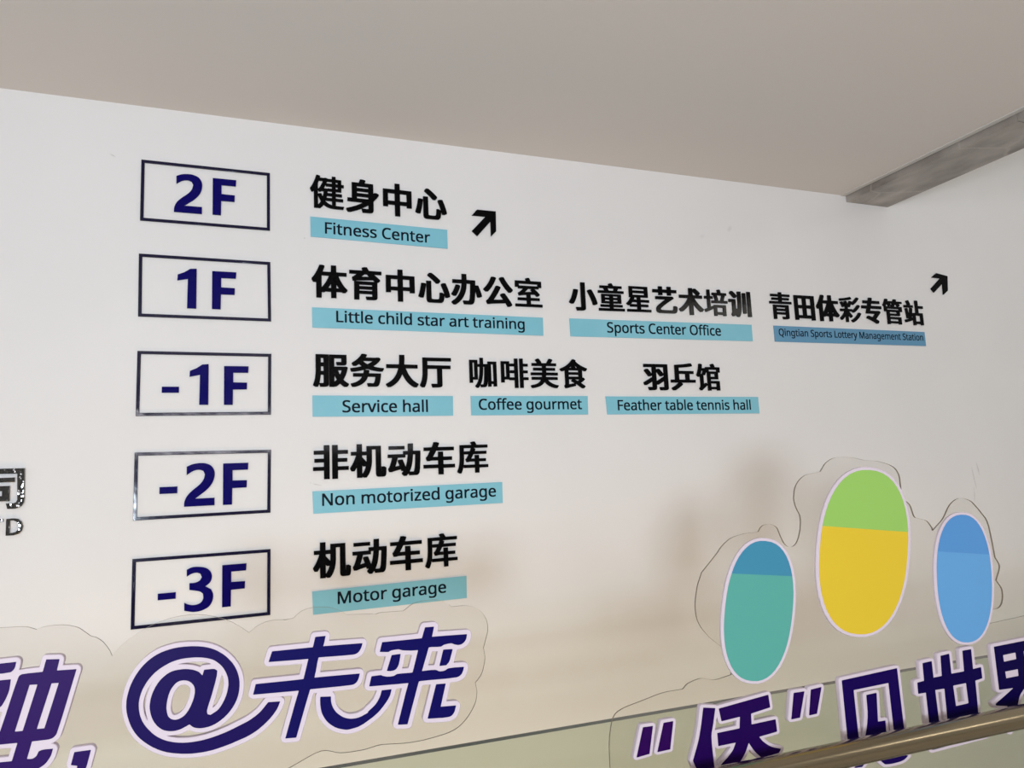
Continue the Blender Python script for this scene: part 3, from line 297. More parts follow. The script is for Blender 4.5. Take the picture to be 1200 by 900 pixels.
 "F":"84,-12,80,-6,81,726,86,728,513,726,515,721,515,631,511,625,211,625,206,623,206,397,211,395,491,395,495,389,495,294,489,290,207,289,205,284,205,-9,199,-13",
 "L":"84,727,199,728,205,724,206,94,211,93,514,92,518,86,518,-6,516,-11,86,-13,81,-11,80,721",
 "M":"828,726,830,721,830,-6,828,-11,711,-13,705,-9,704,503,699,497,693,484,506,-9,499,-13,401,-13,394,-9,388,6,207,491,201,504,199,505,197,-9,191,-13,86,-13,81,-11,80,721,82,726,244,728,249,726,446,201,451,189,454,188,462,204,661,724,669,728",
 "N":"681,-11,541,-11,224,481,199,519,196,520,197,-9,191,-13,86,-13,81,-11,80,721,82,726,214,728,221,724,558,201,564,198,563,724,569,728,676,728,681,726,682,-6",
 "O":"199,18,155,49,123,81,98,116,83,144,71,174,63,196,50,254,45,294,45,334,43,346,48,449,63,521,78,561,98,601,116,627,135,649,154,667,191,694,213,706,244,719,306,735,364,740,421,740,431,738,459,737,501,730,531,722,586,697,610,681,634,660,657,636,684,599,712,541,724,501,732,464,740,389,740,329,738,319,737,289,732,254,722,206,712,176,692,131,669,95,647,69,607,34,569,11,546,1,494,-15,436,-22,346,-22,319,-20,266,-9,224,6 399,635,364,632,339,627,301,614,260,589,233,561,216,536,193,486,183,446,175,391,175,324,183,271,196,224,223,169,251,135,289,108,331,91,369,83,391,81,431,85,481,101,512,119,545,149,569,184,584,216,597,259,608,321,608,396,602,434,597,461,587,494,564,541,539,575,524,590,499,607,479,617,449,627",
 "Q":"698,-181,539,-182,525,-169,401,-24,344,-22,301,-17,266,-9,219,8,186,26,156,48,123,81,91,129,81,149,63,196,50,254,45,294,45,334,43,346,45,424,55,489,71,544,96,596,109,617,128,641,154,667,209,704,251,722,281,730,324,737,354,738,364,740,424,740,431,738,476,735,514,727,551,714,581,699,624,670,667,624,694,581,712,541,724,501,732,464,737,426,738,399,740,389,740,329,735,271,727,226,722,206,702,151,677,106,664,88,648,69,617,41,591,23,556,6,552,1,565,-16,697,-154,700,-161 399,635,364,632,339,627,301,614,260,589,233,561,216,536,193,486,183,446,175,391,175,324,183,271,196,224,223,169,251,135,289,108,331,91,369,83,391,81,431,85,481,101,512,119,545,149,569,184,584,216,597,259,608,321,608,396,602,434,597,461,587,494,564,541,539,575,524,590,499,607,479,617,449,627",
 "S":"36,11,32,19,32,116,36,122,69,122,121,103,199,85,249,80,276,83,304,88,326,96,356,113,375,131,382,141,392,166,395,181,392,204,384,224,372,241,347,264,311,284,201,328,149,353,109,380,83,406,73,419,59,445,51,466,43,511,43,571,45,589,53,619,68,649,78,661,103,686,124,702,154,717,181,727,236,737,349,738,374,735,429,724,499,701,502,696,502,669,477,601,474,598,439,598,384,617,329,630,309,633,269,632,236,624,211,612,199,602,181,579,173,561,170,546,170,531,173,519,186,491,209,468,220,459,269,433,361,397,414,372,459,342,485,316,494,304,507,281,517,246,520,229,520,154,514,124,507,101,487,66,464,40,416,8,371,-9,319,-20,294,-22,194,-22,184,-20,159,-20,106,-12,76,-4",
 "a":"496,-11,401,-12,398,-6,392,24,389,31,386,32,349,3,309,-14,261,-22,176,-22,144,-17,109,-4,81,13,59,35,41,66,30,106,30,129,27,139,30,189,43,231,58,254,83,279,101,292,131,307,184,322,254,332,374,335,378,341,377,364,369,404,359,425,339,444,311,457,279,462,234,454,196,442,154,423,119,423,112,429,88,486,88,509,91,514,129,532,199,552,231,557,301,560,311,558,344,558,364,555,404,544,442,524,466,500,479,479,487,461,497,414,498,-6 376,247,324,248,274,242,236,234,204,222,178,201,163,179,155,146,158,131,166,114,179,98,196,86,229,75,249,75,274,81,290,86,321,103,342,121,357,141,364,156,375,196,375,219,378,229",
 "b":"71,775,184,775,190,771,191,519,194,519,216,534,236,544,259,552,286,557,351,560,404,555,446,542,487,519,512,496,544,451,564,401,575,351,578,326,578,289,580,279,575,186,562,129,544,86,517,46,494,23,474,8,444,-7,396,-20,376,-22,299,-22,266,-17,239,-9,214,3,179,28,176,26,169,-1,164,-12,74,-13,69,-11,68,769 339,78,371,88,392,101,410,119,422,136,437,169,445,199,452,251,452,289,447,329,439,364,427,394,410,419,385,441,369,449,344,457,314,460,286,454,256,442,236,426,218,404,206,376,198,346,193,311,190,269,192,261,195,211,203,176,211,154,229,120,245,104,271,88,309,78",
 "c":"464,531,464,501,440,436,436,433,404,433,339,452,304,457,274,452,256,447,226,430,203,406,186,379,176,351,165,296,165,236,176,184,193,144,205,126,221,110,251,91,291,80,321,80,339,83,371,91,424,110,454,110,458,104,457,9,426,-7,374,-20,346,-22,261,-22,224,-17,201,-12,174,-2,149,11,123,29,95,56,81,76,58,121,45,166,38,226,38,306,40,334,51,389,61,419,76,449,100,484,133,514,149,524,179,539,219,552,266,560,349,560,414,549,446,539",
 "d":"546,775,550,769,550,-9,544,-13,446,-12,441,-4,437,21,434,27,431,27,404,6,374,-9,346,-17,316,-22,236,-22,194,-14,166,-4,146,6,114,30,100,44,84,65,58,116,45,164,38,226,38,311,45,371,53,404,63,431,89,477,121,512,149,532,174,544,196,552,241,560,314,560,336,557,381,544,421,521,424,522,425,771,431,775 281,460,259,454,230,439,218,429,196,399,183,374,176,351,168,314,165,294,165,236,170,204,183,159,205,121,228,99,251,86,279,78,309,78,341,86,366,98,387,116,402,139,417,176,425,219,425,246,428,256,425,304,414,359,402,394,387,416,367,436,344,449,304,460",
 "e":"394,547,426,532,455,511,486,477,497,461,512,431,524,391,530,359,532,329,531,242,526,240,169,240,165,236,170,206,184,165,191,151,205,131,236,103,261,91,284,83,319,78,354,80,406,91,474,115,506,114,507,109,507,14,491,6,456,-7,411,-17,369,-22,271,-22,224,-15,189,-4,161,8,134,26,103,54,76,91,61,121,51,149,43,184,38,226,38,301,45,361,61,414,81,454,99,480,114,496,133,514,156,529,186,544,211,552,259,560,331,560,364,555 171,337,176,335,396,335,401,337,402,344,392,386,379,411,370,424,355,439,331,452,319,457,291,462,264,457,251,452,236,444,214,427,191,396,184,382,176,361",
 "f":"96,-12,92,-6,92,454,86,457,-1,459,-3,464,-2,521,1,524,91,554,93,619,98,651,106,681,123,716,133,729,146,742,171,759,214,774,256,780,314,780,341,777,371,772,401,762,405,759,405,736,381,669,346,668,299,680,276,679,254,669,242,659,231,644,223,626,215,584,217,551,344,550,349,548,350,461,344,457,221,457,216,456,215,-9,209,-13",
 "g":"548,549,550,544,550,-16,548,-26,547,-61,540,-104,532,-129,519,-156,502,-181,479,-205,466,-214,435,-231,414,-239,366,-250,344,-252,229,-252,199,-250,139,-239,84,-221,80,-214,80,-119,82,-114,114,-113,151,-129,184,-139,219,-147,254,-152,296,-155,341,-144,366,-132,379,-122,392,-109,409,-84,419,-59,425,-34,428,11,427,16,424,18,406,6,381,-7,336,-20,314,-22,236,-22,194,-14,151,3,126,20,96,50,76,81,61,114,45,166,38,226,38,309,45,366,61,421,81,461,96,485,111,502,141,527,186,549,221,557,241,560,311,560,344,555,384,542,409,529,434,511,437,511,443,546,446,550 289,460,261,454,244,447,226,435,198,404,183,374,173,341,165,299,165,239,168,216,176,181,184,158,203,124,231,96,264,81,296,75,329,81,356,91,384,110,402,134,412,154,422,191,427,229,428,286,422,331,417,356,407,384,387,416,365,436,346,447,311,457",
 "h":"69,774,184,775,190,771,191,518,236,542,279,555,326,560,399,557,439,549,476,534,500,519,510,509,532,479,547,441,555,394,555,-6,553,-11,439,-13,433,-9,432,359,430,374,419,406,399,435,376,449,354,457,334,460,321,460,291,454,275,449,248,434,228,414,216,396,203,366,195,331,190,276,189,-11,184,-13,74,-13,69,-11,68,769",
 "i":"71,-12,68,-6,68,546,74,550,186,550,190,544,190,-9,184,-13 70,731,88,746,99,750,161,750,181,740,189,731,197,716,200,694,200,669,197,654,193,641,186,631,174,621,156,615,101,615,79,625,71,633,66,644,60,664,60,701,63,716",
 "l":"71,-12,68,-6,68,771,74,775,186,775,190,769,190,-9,184,-13",
 "m":"871,-11,866,-13,759,-13,753,-9,753,331,747,379,742,399,732,419,714,440,694,452,676,457,654,460,616,452,599,444,581,432,568,419,556,401,541,364,532,316,531,-11,526,-13,412,-11,410,-6,410,349,405,381,392,416,371,440,351,452,334,457,311,460,269,449,241,432,230,421,218,404,203,369,195,334,190,279,189,-11,184,-13,69,-11,68,-6,69,548,74,550,171,550,175,546,181,511,184,511,195,521,224,539,256,552,279,557,301,560,369,560,394,557,419,552,456,537,474,525,501,496,530,521,561,539,596,552,639,560,711,560,749,555,776,547,806,532,835,506,849,484,864,446,872,401",
 "n":"553,-11,439,-13,433,-9,432,359,430,374,419,406,399,435,376,449,354,457,334,460,321,460,291,454,259,442,250,436,235,424,221,404,203,364,195,329,190,274,189,-11,184,-13,74,-13,69,-11,68,544,69,549,171,550,175,546,181,511,184,510,219,534,254,549,306,560,384,560,421,555,464,542,495,524,517,501,527,489,544,451,555,396,555,-6",
 "o":"166,534,206,549,229,555,266,560,344,560,391,552,436,536,476,510,502,486,522,461,537,436,557,386,565,351,570,309,570,229,562,174,549,129,532,91,506,55,481,30,454,11,429,-2,401,-12,344,-22,264,-22,226,-17,185,-4,156,11,130,29,100,59,71,104,51,154,43,189,38,229,38,309,45,366,63,424,76,449,91,472,105,489,131,512 319,78,354,88,379,103,402,126,414,144,427,171,437,209,442,241,442,299,437,329,427,366,417,389,397,416,375,436,351,449,324,457,296,460,269,454,239,442,216,425,196,399,183,374,173,344,168,316,165,296,165,241,170,209,181,171,193,144,205,126,226,105,254,88,289,78",
 "p":"71,-252,68,-246,68,546,74,550,171,550,177,541,180,514,184,511,216,534,235,544,281,557,304,560,379,560,411,554,445,544,469,532,496,512,531,475,554,431,569,381,577,331,578,291,580,279,577,209,569,159,551,103,539,79,524,55,496,25,469,6,449,-4,411,-17,376,-22,301,-22,281,-20,236,-7,191,17,190,-249,184,-252 336,78,364,86,382,96,400,111,422,141,432,161,445,204,452,254,452,284,447,326,439,359,424,394,409,417,392,434,366,449,341,457,319,460,289,454,269,447,245,434,226,414,211,389,198,349,193,316,190,269,195,211,201,184,208,159,226,125,250,101,279,86,309,78",
 "r":"71,-12,68,-6,69,548,74,550,171,550,175,546,177,534,181,495,206,517,234,537,274,554,304,560,374,560,416,554,417,531,407,456,404,449,371,448,349,452,321,452,289,442,255,421,230,396,218,379,203,349,195,321,190,281,189,-11,184,-13",
 "s":"36,11,35,109,39,115,74,114,151,86,186,78,206,75,244,75,279,83,307,99,324,119,330,136,329,149,320,166,306,180,281,197,239,217,154,251,104,276,76,295,59,313,46,334,38,354,32,394,33,416,38,454,46,474,58,494,80,516,114,537,171,555,211,560,296,560,341,555,386,544,441,524,442,499,412,431,409,428,379,428,319,449,289,457,254,462,239,462,209,457,184,447,163,429,155,411,158,396,164,388,179,373,189,366,234,343,326,307,369,287,406,262,429,240,444,211,450,191,452,176,452,121,449,99,442,76,425,46,390,14,354,-4,306,-17,269,-22,169,-22,124,-17,71,-4",
 "t":"354,-8,324,-17,286,-22,211,-22,171,-14,146,-4,124,10,101,35,88,59,80,86,75,119,75,454,69,457,-1,459,-3,464,-3,519,1,525,76,561,108,666,114,672,191,673,196,671,198,556,199,551,346,550,352,546,352,464,351,459,204,457,198,454,198,161,203,129,213,109,223,96,244,83,271,75,319,85,356,83,358,-1",
 "u":"64,549,179,550,185,546,185,199,188,171,198,134,211,113,236,91,261,81,276,78,306,78,319,80,346,88,361,96,384,113,396,128,414,164,425,209,428,231,429,548,434,550,546,550,551,548,552,-6,551,-11,449,-12,443,-6,439,19,436,24,434,24,416,11,399,1,346,-17,311,-22,231,-22,196,-17,154,-4,123,14,100,36,88,54,73,86,63,139,62,544",
 "v":"526,548,527,524,323,-9,316,-13,186,-11,-12,509,-17,526,-16,548,-11,550,106,550,113,546,254,155,256,156,267,184,396,547,404,550,521,550",
 "y":"-4,-245,-7,-239,-6,-152,31,-150,59,-155,74,-155,102,-146,130,-129,146,-110,159,-89,192,-11,194,-1,-14,519,-14,548,-9,550,106,550,114,547,227,251,259,161,261,161,264,169,286,236,399,548,404,550,526,549,527,519,297,-89,279,-129,257,-169,242,-189,215,-216,196,-229,156,-247,124,-252,36,-252",
 "z":"441,549,442,544,442,464,439,454,178,84,179,81,184,80,446,80,450,74,449,-11,444,-13,24,-11,22,-6,22,66,26,76,290,454,289,457,284,457,41,458,38,464,39,548,44,550"}
def glyph(ch):
    out = []
    for s in GLYPH[ch].split(' '):
        v = [int(q)/1000 for q in s.split(',')]
        out.append(list(zip(v[0::2], v[1::2])))
    return out
def ink(loops):
    xs = [p[0] for L in loops for p in L]; ys = [p[1] for L in loops for p in L]
    return min(xs), max(xs), min(ys), max(ys)
ORD = ['first', 'second', 'third', 'fourth', 'fifth', 'sixth', 'seventh']
NUM = ['', 'one', 'two', 'three', 'four', 'five', 'six', 'seven']

# ---------------------------------------------------------------- floor number boxes
BOXES = [[[-0.3455,2.8881],[0.129,2.8873],[-0.3453,2.6417],[0.1291,2.6405]],[[-0.3465,2.5102],[0.1304,2.5086],[-0.3445,2.2644],[0.1331,2.2627]],[[-0.3438,2.1326],[0.1336,2.1308],[-0.3448,1.8868],[0.1321,1.8873]],[[-0.3454,1.7517],[0.1323,1.749],[-0.3453,1.5042],[0.1299,1.5056]],[[-0.3447,1.3672],[0.1304,1.3671],[-0.3449,1.1198],[0.1293,1.1207]]]
DIGITS = [["2F",[["2",-0.2277,-0.1266,2.6876,2.8472],["F",-0.0882,-0.0005,2.6892,2.8414]]],["1F",[["1",-0.2116,-0.1431,2.3034,2.4631],["F",-0.087,0.0017,2.3044,2.4574]]],["-1F",[["-",-0.2587,-0.1998,1.9741,1.997],["1",-0.1635,-0.0965,1.9274,2.0857],["F",-0.0408,0.0487,1.9267,2.0792]]],["-2F",[["-",-0.2602,-0.2,1.596,1.6212],["2",-0.1764,-0.0711,1.5447,1.7057],["F",-0.0418,0.0492,1.5442,1.7013]]],["-3F",[["-",-0.2594,-0.1999,1.2137,1.2368],["3",-0.1711,-0.0726,1.16,1.3222],["F",-0.0422,0.0436,1.1669,1.3208]]]]
ROWS = ['top', 'second', 'middle', 'fourth', 'lowest']
for (TL, TR, BL, BR), (code, cs), row in zip(BOXES, DIGITS, ROWS):
    w = .0118
    hole = [(TL[0]+w, TL[1]-w), (TR[0]-w, TR[1]-w), (BR[0]-w, BR[1]+w), (BL[0]+w, BL[1]+w)]
    o = sheet('rectangle_outline', [[TL, TR, BR, BL], hole], .006, wall_map(.0005), M['navy_frame'], bevel=.0012)
    tag(o, f'thin navy rectangular outline around the floor number {code}', 'outline', 'floor number outlines')
    for ch, x0, x1, z0, z1 in cs:
        if ch == '-':
            L = [[(x0, z0), (x1, z0), (x1, z1), (x0, z1)]]
        else:
            g = glyph('B'+ch); a, b, c, d = ink(g)
            L = [[(x0+(px-a)/(b-a)*(x1-x0), z0+(pz-c)/(d-c)*(z1-z0)) for px, pz in q] for q in g]
        o = sheet({'-': 'minus_sign', 'F': 'sign_letter'}.get(ch, 'sign_numeral'), L, .006, wall_map(.0005), M['navy'])
        what = {'-': 'minus sign', 'F': 'letter F'}.get(ch, 'numeral '+ch)
        tag(o, f'navy blue raised {what} in the {row} box reading {code}', 'letter', 'navy floor numbers')

# ---------------------------------------------------------------- words on the wall
WORDS = [["健身中心",[["健",0.2835,0.1499,2.7687,0.1582,-0.0021],["身",0.4334,0.1499,2.7666,0.1582,-0.0021],["中",0.5834,0.1499,2.7646,0.1582,-0.0021],["心",0.7333,0.1499,2.7625,0.1582,-0.0021]]],["体育中心办公室",[["体",0.2897,0.1489,2.3833,0.1513,-0.0005],["育",0.4386,0.1489,2.3828,0.1513,-0.0005],["中",0.5876,0.1489,2.3823,0.1513,-0.0005],["心",0.7366,0.1489,2.3817,0.1513,-0.0005],["办",0.8855,0.1489,2.3812,0.1513,-0.0005],["公",1.0345,0.1489,2.3806,0.1513,-0.0005],["室",1.1835,0.1489,2.3801,0.1513,-0.0005]]],["小童星艺术培训",[["小",1.4612,0.1514,2.3789,0.1495,0.0007],["童",1.6127,0.1514,2.3797,0.1495,0.0007],["星",1.7642,0.1514,2.3804,0.1495,0.0007],["艺",1.9157,0.1514,2.3811,0.1495,0.0007],["术",2.0672,0.1514,2.3819,0.1495,0.0007],["培",2.2186,0.1514,2.3826,0.1495,0.0007],["训",2.3701,0.1514,2.3834,0.1495,0.0007]]],["青田体彩专管站",[["青",2.6276,0.1604,2.3823,0.1587,0.0002],["田",2.7881,0.1604,2.3825,0.1587,0.0002],["体",2.9485,0.1604,2.3826,0.1587,0.0002],["彩",3.109,0.1604,2.3828,0.1587,0.0002],["专",3.2694,0.1604,2.383,0.1587,0.0002],["管",3.4299,0.1604,2.3831,0.1587,0.0002],["站",3.5904,0.1604,2.3833,0.1587,0.0002]]],["服务大厅",[["服",0.2918,0.1473,2.012,0.1498,-0.0006],["务",0.4392,0.1473,2.0114,0.1498,-0.0006],["大",0.5866,0.1473,2.0108,0.1498,-0.0006],["厅",0.734,0.1473,2.0102,0.1498,-0.0006]]],["咖啡美食",[["咖",0.9489,0.1474,2.0084,0.147,-0.0003],["啡",1.0963,0.1474,2.0081,0.147,-0.0003],["美",1.2437,0.1474,2.0078,0.147,-0.0003],["食",1.3912,0.1474,2.0076,0.147,-0.0003]]],["羽乒馆",[["羽",1.8344,0.1518,1.9997,0.1472,-0.0006],["乒",1.9863,0.1518,1.9991,0.1472,-0.0006],["馆",2.1381,0.1518,1.9985,0.1472,-0.0006]]],["非机动车库",[["非",0.2854,0.15,1.6376,0.1471,0.0002],["机",0.4354,0.15,1.6378,0.1471,0.0002],["动",0.5855,0.15,1.638,0.1471,0.0002],["车",0.7355,0.15,1.6382,0.1471,0.0002],["库",0.8856,0.15,1.6384,0.1471,0.0002]]],["机动车库",[["机",0.2864,0.1492,1.2523,0.1488,0.0009],["动",0.4356,0.1492,1.2531,0.1488,0.0009],["车",0.5849,0.1492,1.254,0.1488,0.0009],["库",0.7341,0.1492,1.2548,0.1488,0.0009]]]]
LATIN = [["Fitness Center",[["F",0.3424,0.0683,2.6475,0.0677,-0.0009],["i",0.3779,0.0683,2.647,0.0677,-0.0009],["t",0.3956,0.0683,2.6468,0.0677,-0.0009],["n",0.4203,0.0683,2.6464,0.0677,-0.0009],["e",0.4626,0.0683,2.6459,0.0677,-0.0009],["s",0.5012,0.0683,2.6453,0.0677,-0.0009],["s",0.534,0.0683,2.6449,0.0677,-0.0009],["C",0.5846,0.0683,2.6442,0.0677,-0.0009],["e",0.6279,0.0683,2.6436,0.0677,-0.0009],["n",0.6665,0.0683,2.643,0.0677,-0.0009],["t",0.7088,0.0683,2.6425,0.0677,-0.0009],["e",0.7335,0.0683,2.6421,0.0677,-0.0009],["r",0.7721,0.0683,2.6416,0.0677,-0.0009]]],["Little child star art training",[["L",0.3841,0.0683,2.27,0.0656,-0.0002],["i",0.42,0.0683,2.2698,0.0656,-0.0002],["t",0.4377,0.0683,2.2698,0.0656,-0.0002],["t",0.4624,0.0683,2.2697,0.0656,-0.0002],["l",0.4871,0.0683,2.2696,0.0656,-0.0002],["e",0.5048,0.0683,2.2695,0.0656,-0.0002],["c",0.5612,0.0683,2.2693,0.0656,-0.0002],["h",0.5941,0.0683,2.2692,0.0656,-0.0002],["i",0.6364,0.0683,2.269,0.0656,-0.0002],["l",0.654,0.0683,2.269,0.0656,-0.0002],["d",0.6717,0.0683,2.2689,0.0656,-0.0002],["s",0.7316,0.0683,2.2687,0.0656,-0.0002],["t",0.7644,0.0683,2.2686,0.0656,-0.0002],["a",0.7891,0.0683,2.2685,0.0656,-0.0002],["r",0.8276,0.0683,2.2683,0.0656,-0.0002],["a",0.8736,0.0683,2.2682,0.0656,-0.0002],["r",0.9121,0.0683,2.268,0.0656,-0.0002],["t",0.9403,0.0683,2.2679,0.0656,-0.0002],["t",0.9829,0.0683,2.2678,0.0656,-0.0002],["r",1.0076,0.0683,2.2677,0.0656,-0.0002],["a",1.0359,0.0683,2.2676,0.0656,-0.0002],["i",1.0743,0.0683,2.2675,0.0656,-0.0002],["n",1.0919,0.0683,2.2674,0.0656,-0.0002],["i",1.1343,0.0683,2.2672,0.0656,-0.0002],["n",1.1519,0.0683,2.2672,0.0656,-0.0002],["g",1.1942,0.0683,2.267,0.0656,-0.0002]]],["Sports Center Office",[["S",1.6534,0.0695,2.2655,0.0694,0.0003],["p",1.6916,0.0695,2.2657,0.0694,0.0003],["o",1.7345,0.0695,2.2659,0.0694,0.0003],["r",1.7766,0.0695,2.2661,0.0694,0.0003],["t",1.8053,0.0695,2.2663,0.0694,0.0003],["s",1.8305,0.0695,2.2664,0.0694,0.0003],["C",1.8819,0.0695,2.2667,0.0694,0.0003],["e",1.9259,0.0695,2.2669,0.0694,0.0003],["n",1.9652,0.0695,2.2671,0.0694,0.0003],["t",2.0082,0.0695,2.2673,0.0694,0.0003],["e",2.0333,0.0695,2.2674,0.0694,0.0003],["r",2.0726,0.0695,2.2676,0.0694,0.0003],["O",2.1194,0.0695,2.2678,0.0694,0.0003],["f",2.1738,0.0695,2.2681,0.0694,0.0003],["f",2.1978,0.0695,2.2682,0.0694,0.0003],["i",2.2217,0.0695,2.2683,0.0694,0.0003],["c",2.2397,0.0695,2.2684,0.0694,0.0003],["e",2.2731,0.0695,2.2686,0.0694,0.0003]]],["Qingtian Sports Lottery Management Station",[["Q",2.676,0.0496,2.2803,0.0516,0.0001],["i",2.7148,0.0496,2.2803,0.0516,0.0001],["n",2.7277,0.0496,2.2803,0.0516,0.0001],["g",2.7584,0.0496,2.2804,0.0516,0.0001],["t",2.789,0.0496,2.2804,0.0516,0.0001],["i",2.8069,0.0496,2.2804,0.0516,0.0001],["a",2.8198,0.0496,2.2804,0.0516,0.0001],["n",2.8477,0.0496,2.2804,0.0516,0.0001],["S",2.8913,0.0496,2.2805,0.0516,0.0001],["p",2.9186,0.0496,2.2805,0.0516,0.0001],["o",2.9492,0.0496,2.2806,0.0516,0.0001],["r",2.9793,0.0496,2.2806,0.0516,0.0001],["t",2.9998,0.0496,2.2806,0.0516,0.0001],["s",3.0178,0.0496,2.2806,0.0516,0.0001],["L",3.0545,0.0496,2.2807,0.0516,0.0001],["o",3.0806,0.0496,2.2807,0.0516,0.0001],["t",3.1107,0.0496,2.2807,0.0516,0.0001],["t",3.1286,0.0496,2.2807,0.0516,0.0001],["e",3.1466,0.0496,2.2808,0.0516,0.0001],["r",3.1746,0.0496,2.2808,0.0516,0.0001],["y",3.1952,0.0496,2.2808,0.0516,0.0001],["M",3.2335,0.0496,2.2809,0.0516,0.0001],["a",3.2786,0.0496,2.2809,0.0516,0.0001],["n",3.3065,0.0496,2.2809,0.0516,0.0001],["a",3.3372,0.0496,2.281,0.0516,0.0001],["g",3.3651,0.0496,2.281,0.0516,0.0001],["e",3.3957,0.0496,2.281,0.0516,0.0001],["m",3.4237,0.0496,2.2811,0.0516,0.0001],["e",3.4702,0.0496,2.2811,0.0516,0.0001],["n",3.4983,0.0496,2.2811,0.0516,0.0001],["t",3.529,0.0496,2.2812,0.0516,0.0001],["S",3.5599,0.0496,2.2812,0.0516,0.0001],["t",3.5872,0.0496,2.2812,0.0516,0.0001],["a",3.6052,0.0496,2.2812,0.0516,0.0001],["t",3.633,0.0496,2.2813,0.0516,0.0001],["i",3.651,0.0496,2.2813,0.0516,0.0001],["o",3.6638,0.0496,2.2813,0.0516,0.0001],["n",3.6939,0.0496,2.2813,0.0516,0.0001]]],["Service hall",[["S",0.4074,0.0689,1.8944,0.0677,-0.0003],["e",0.4454,0.0689,1.8943,0.0677,-0.0003],["r",0.4843,0.0689,1.8941,0.0677,-0.0003],["v",0.5129,0.0689,1.894,0.0677,-0.0003],["i",0.548,0.0689,1.8939,0.0677,-0.0003],["c",0.5658,0.0689,1.8938,0.0677,-0.0003],["e",0.599,0.0689,1.8937,0.0677,-0.0003],["h",0.6559,0.0689,1.8934,0.0677,-0.0003],["a",0.6987,0.0689,1.8933,0.0677,-0.0003],["l",0.7374,0.0689,1.8931,0.0677,-0.0003],["l",0.7553,0.0689,1.893,0.0677,-0.0003]]],["Coffee gourmet",[["C",0.9939,0.0679,1.9004,0.0655,-0.0001],["o",1.037,0.0679,1.9004,0.0655,-0.0001],["f",1.0781,0.0679,1.9003,0.0655,-0.0001],["f",1.1016,0.0679,1.9002,0.0655,-0.0001],["e",1.125,0.0679,1.9002,0.0655,-0.0001],["e",1.1634,0.0679,1.9001,0.0655,-0.0001],["g",1.2195,0.0679,1.9,0.0655,-0.0001],["o",1.2613,0.0679,1.8999,0.0655,-0.0001],["u",1.3025,0.0679,1.8999,0.0655,-0.0001],["r",1.3446,0.0679,1.8998,0.0655,-0.0001],["m",1.3727,0.0679,1.8997,0.0655,-0.0001],["e",1.4364,0.0679,1.8996,0.0655,-0.0001],["t",1.4748,0.0679,1.8995,0.0655,-0.0001]]],["Feather table tennis hall",[["F",1.6816,0.0686,1.8925,0.0668,-0.0003],["e",1.7173,0.0686,1.8924,0.0668,-0.0003],["a",1.7561,0.0686,1.8923,0.0668,-0.0003],["t",1.7947,0.0686,1.8921,0.0668,-0.0003],["h",1.8196,0.0686,1.892,0.0668,-0.0003],["e",1.8621,0.0686,1.8918,0.0668,-0.0003],["r",1.9009,0.0686,1.8917,0.0668,-0.0003],["t",1.9472,0.0686,1.8915,0.0668,-0.0003],["a",1.972,0.0686,1.8914,0.0668,-0.0003],["b",2.0106,0.0686,1.8913,0.0668,-0.0003],["l",2.0529,0.0686,1.8911,0.0668,-0.0003],["e",2.0706,0.0686,1.891,0.0668,-0.0003],["t",2.1273,0.0686,1.8908,0.0668,-0.0003],["e",2.1522,0.0686,1.8907,0.0668,-0.0003],["n",2.191,0.0686,1.8906,0.0668,-0.0003],["n",2.2335,0.0686,1.8904,0.0668,-0.0003],["i",2.276,0.0686,1.8903,0.0668,-0.0003],["s",2.2937,0.0686,1.8902,0.0668,-0.0003],["h",2.3446,0.0686,1.89,0.0668,-0.0003],["a",2.3871,0.0686,1.8898,0.0668,-0.0003],["l",2.4257,0.0686,1.8897,0.0668,-0.0003],["l",2.4434,0.0686,1.8896,0.0668,-0.0003]]],["Non motorized garage",[["N",0.3198,0.0695,1.5211,0.0662,0.0001],["o",0.3728,0.0695,1.5211,0.0662,0.0001],["n",0.415,0.0695,1.5212,0.0662,0.0001],["m",0.4762,0.0695,1.5213,0.0662,0.0001],["o",0.5414,0.0695,1.5214,0.0662,0.0001],["t",0.5836,0.0695,1.5214,0.0662,0.0001],["o",0.6087,0.0695,1.5215,0.0662,0.0001],["r",0.6509,0.0695,1.5215,0.0662,0.0001],["i",0.6797,0.0695,1.5216,0.0662,0.0001],["z",0.6977,0.0695,1.5216,0.0662,0.0001],["e",0.7305,0.0695,1.5216,0.0662,0.0001],["d",0.7698,0.0695,1.5217,0.0662,0.0001],["g",0.8308,0.0695,1.5218,0.0662,0.0001],["a",0.8737,0.0695,1.5218,0.0662,0.0001],["r",0.9128,0.0695,1.5219,0.0662,0.0001],["a",0.9416,0.0695,1.5219,0.0662,0.0001],["g",0.9807,0.0695,1.522,0.0662,0.0001],["e",1.0236,0.0695,1.522,0.0662,0.0001]]],["Motor garage",[["M",0.3758,0.0694,1.1361,0.0639,0.0004],["o",0.4388,0.0694,1.1364,0.0639,0.0004],["t",0.4809,0.0694,1.1367,0.0639,0.0004],["o",0.506,0.0694,1.1368,0.0639,0.0004],["r",0.548,0.0694,1.1371,0.0639,0.0004],["g",0.5948,0.0694,1.1373,0.0639,0.0004],["a",0.6376,0.0694,1.1376,0.0639,0.0004],["r",0.6766,0.0694,1.1378,0.0639,0.0004],["a",0.7053,0.0694,1.138,0.0639,0.0004],["g",0.7443,0.0694,1.1382,0.0639,0.0004],["e",0.7871,0.0694,1.1384,0.0639,0.0004]]]]
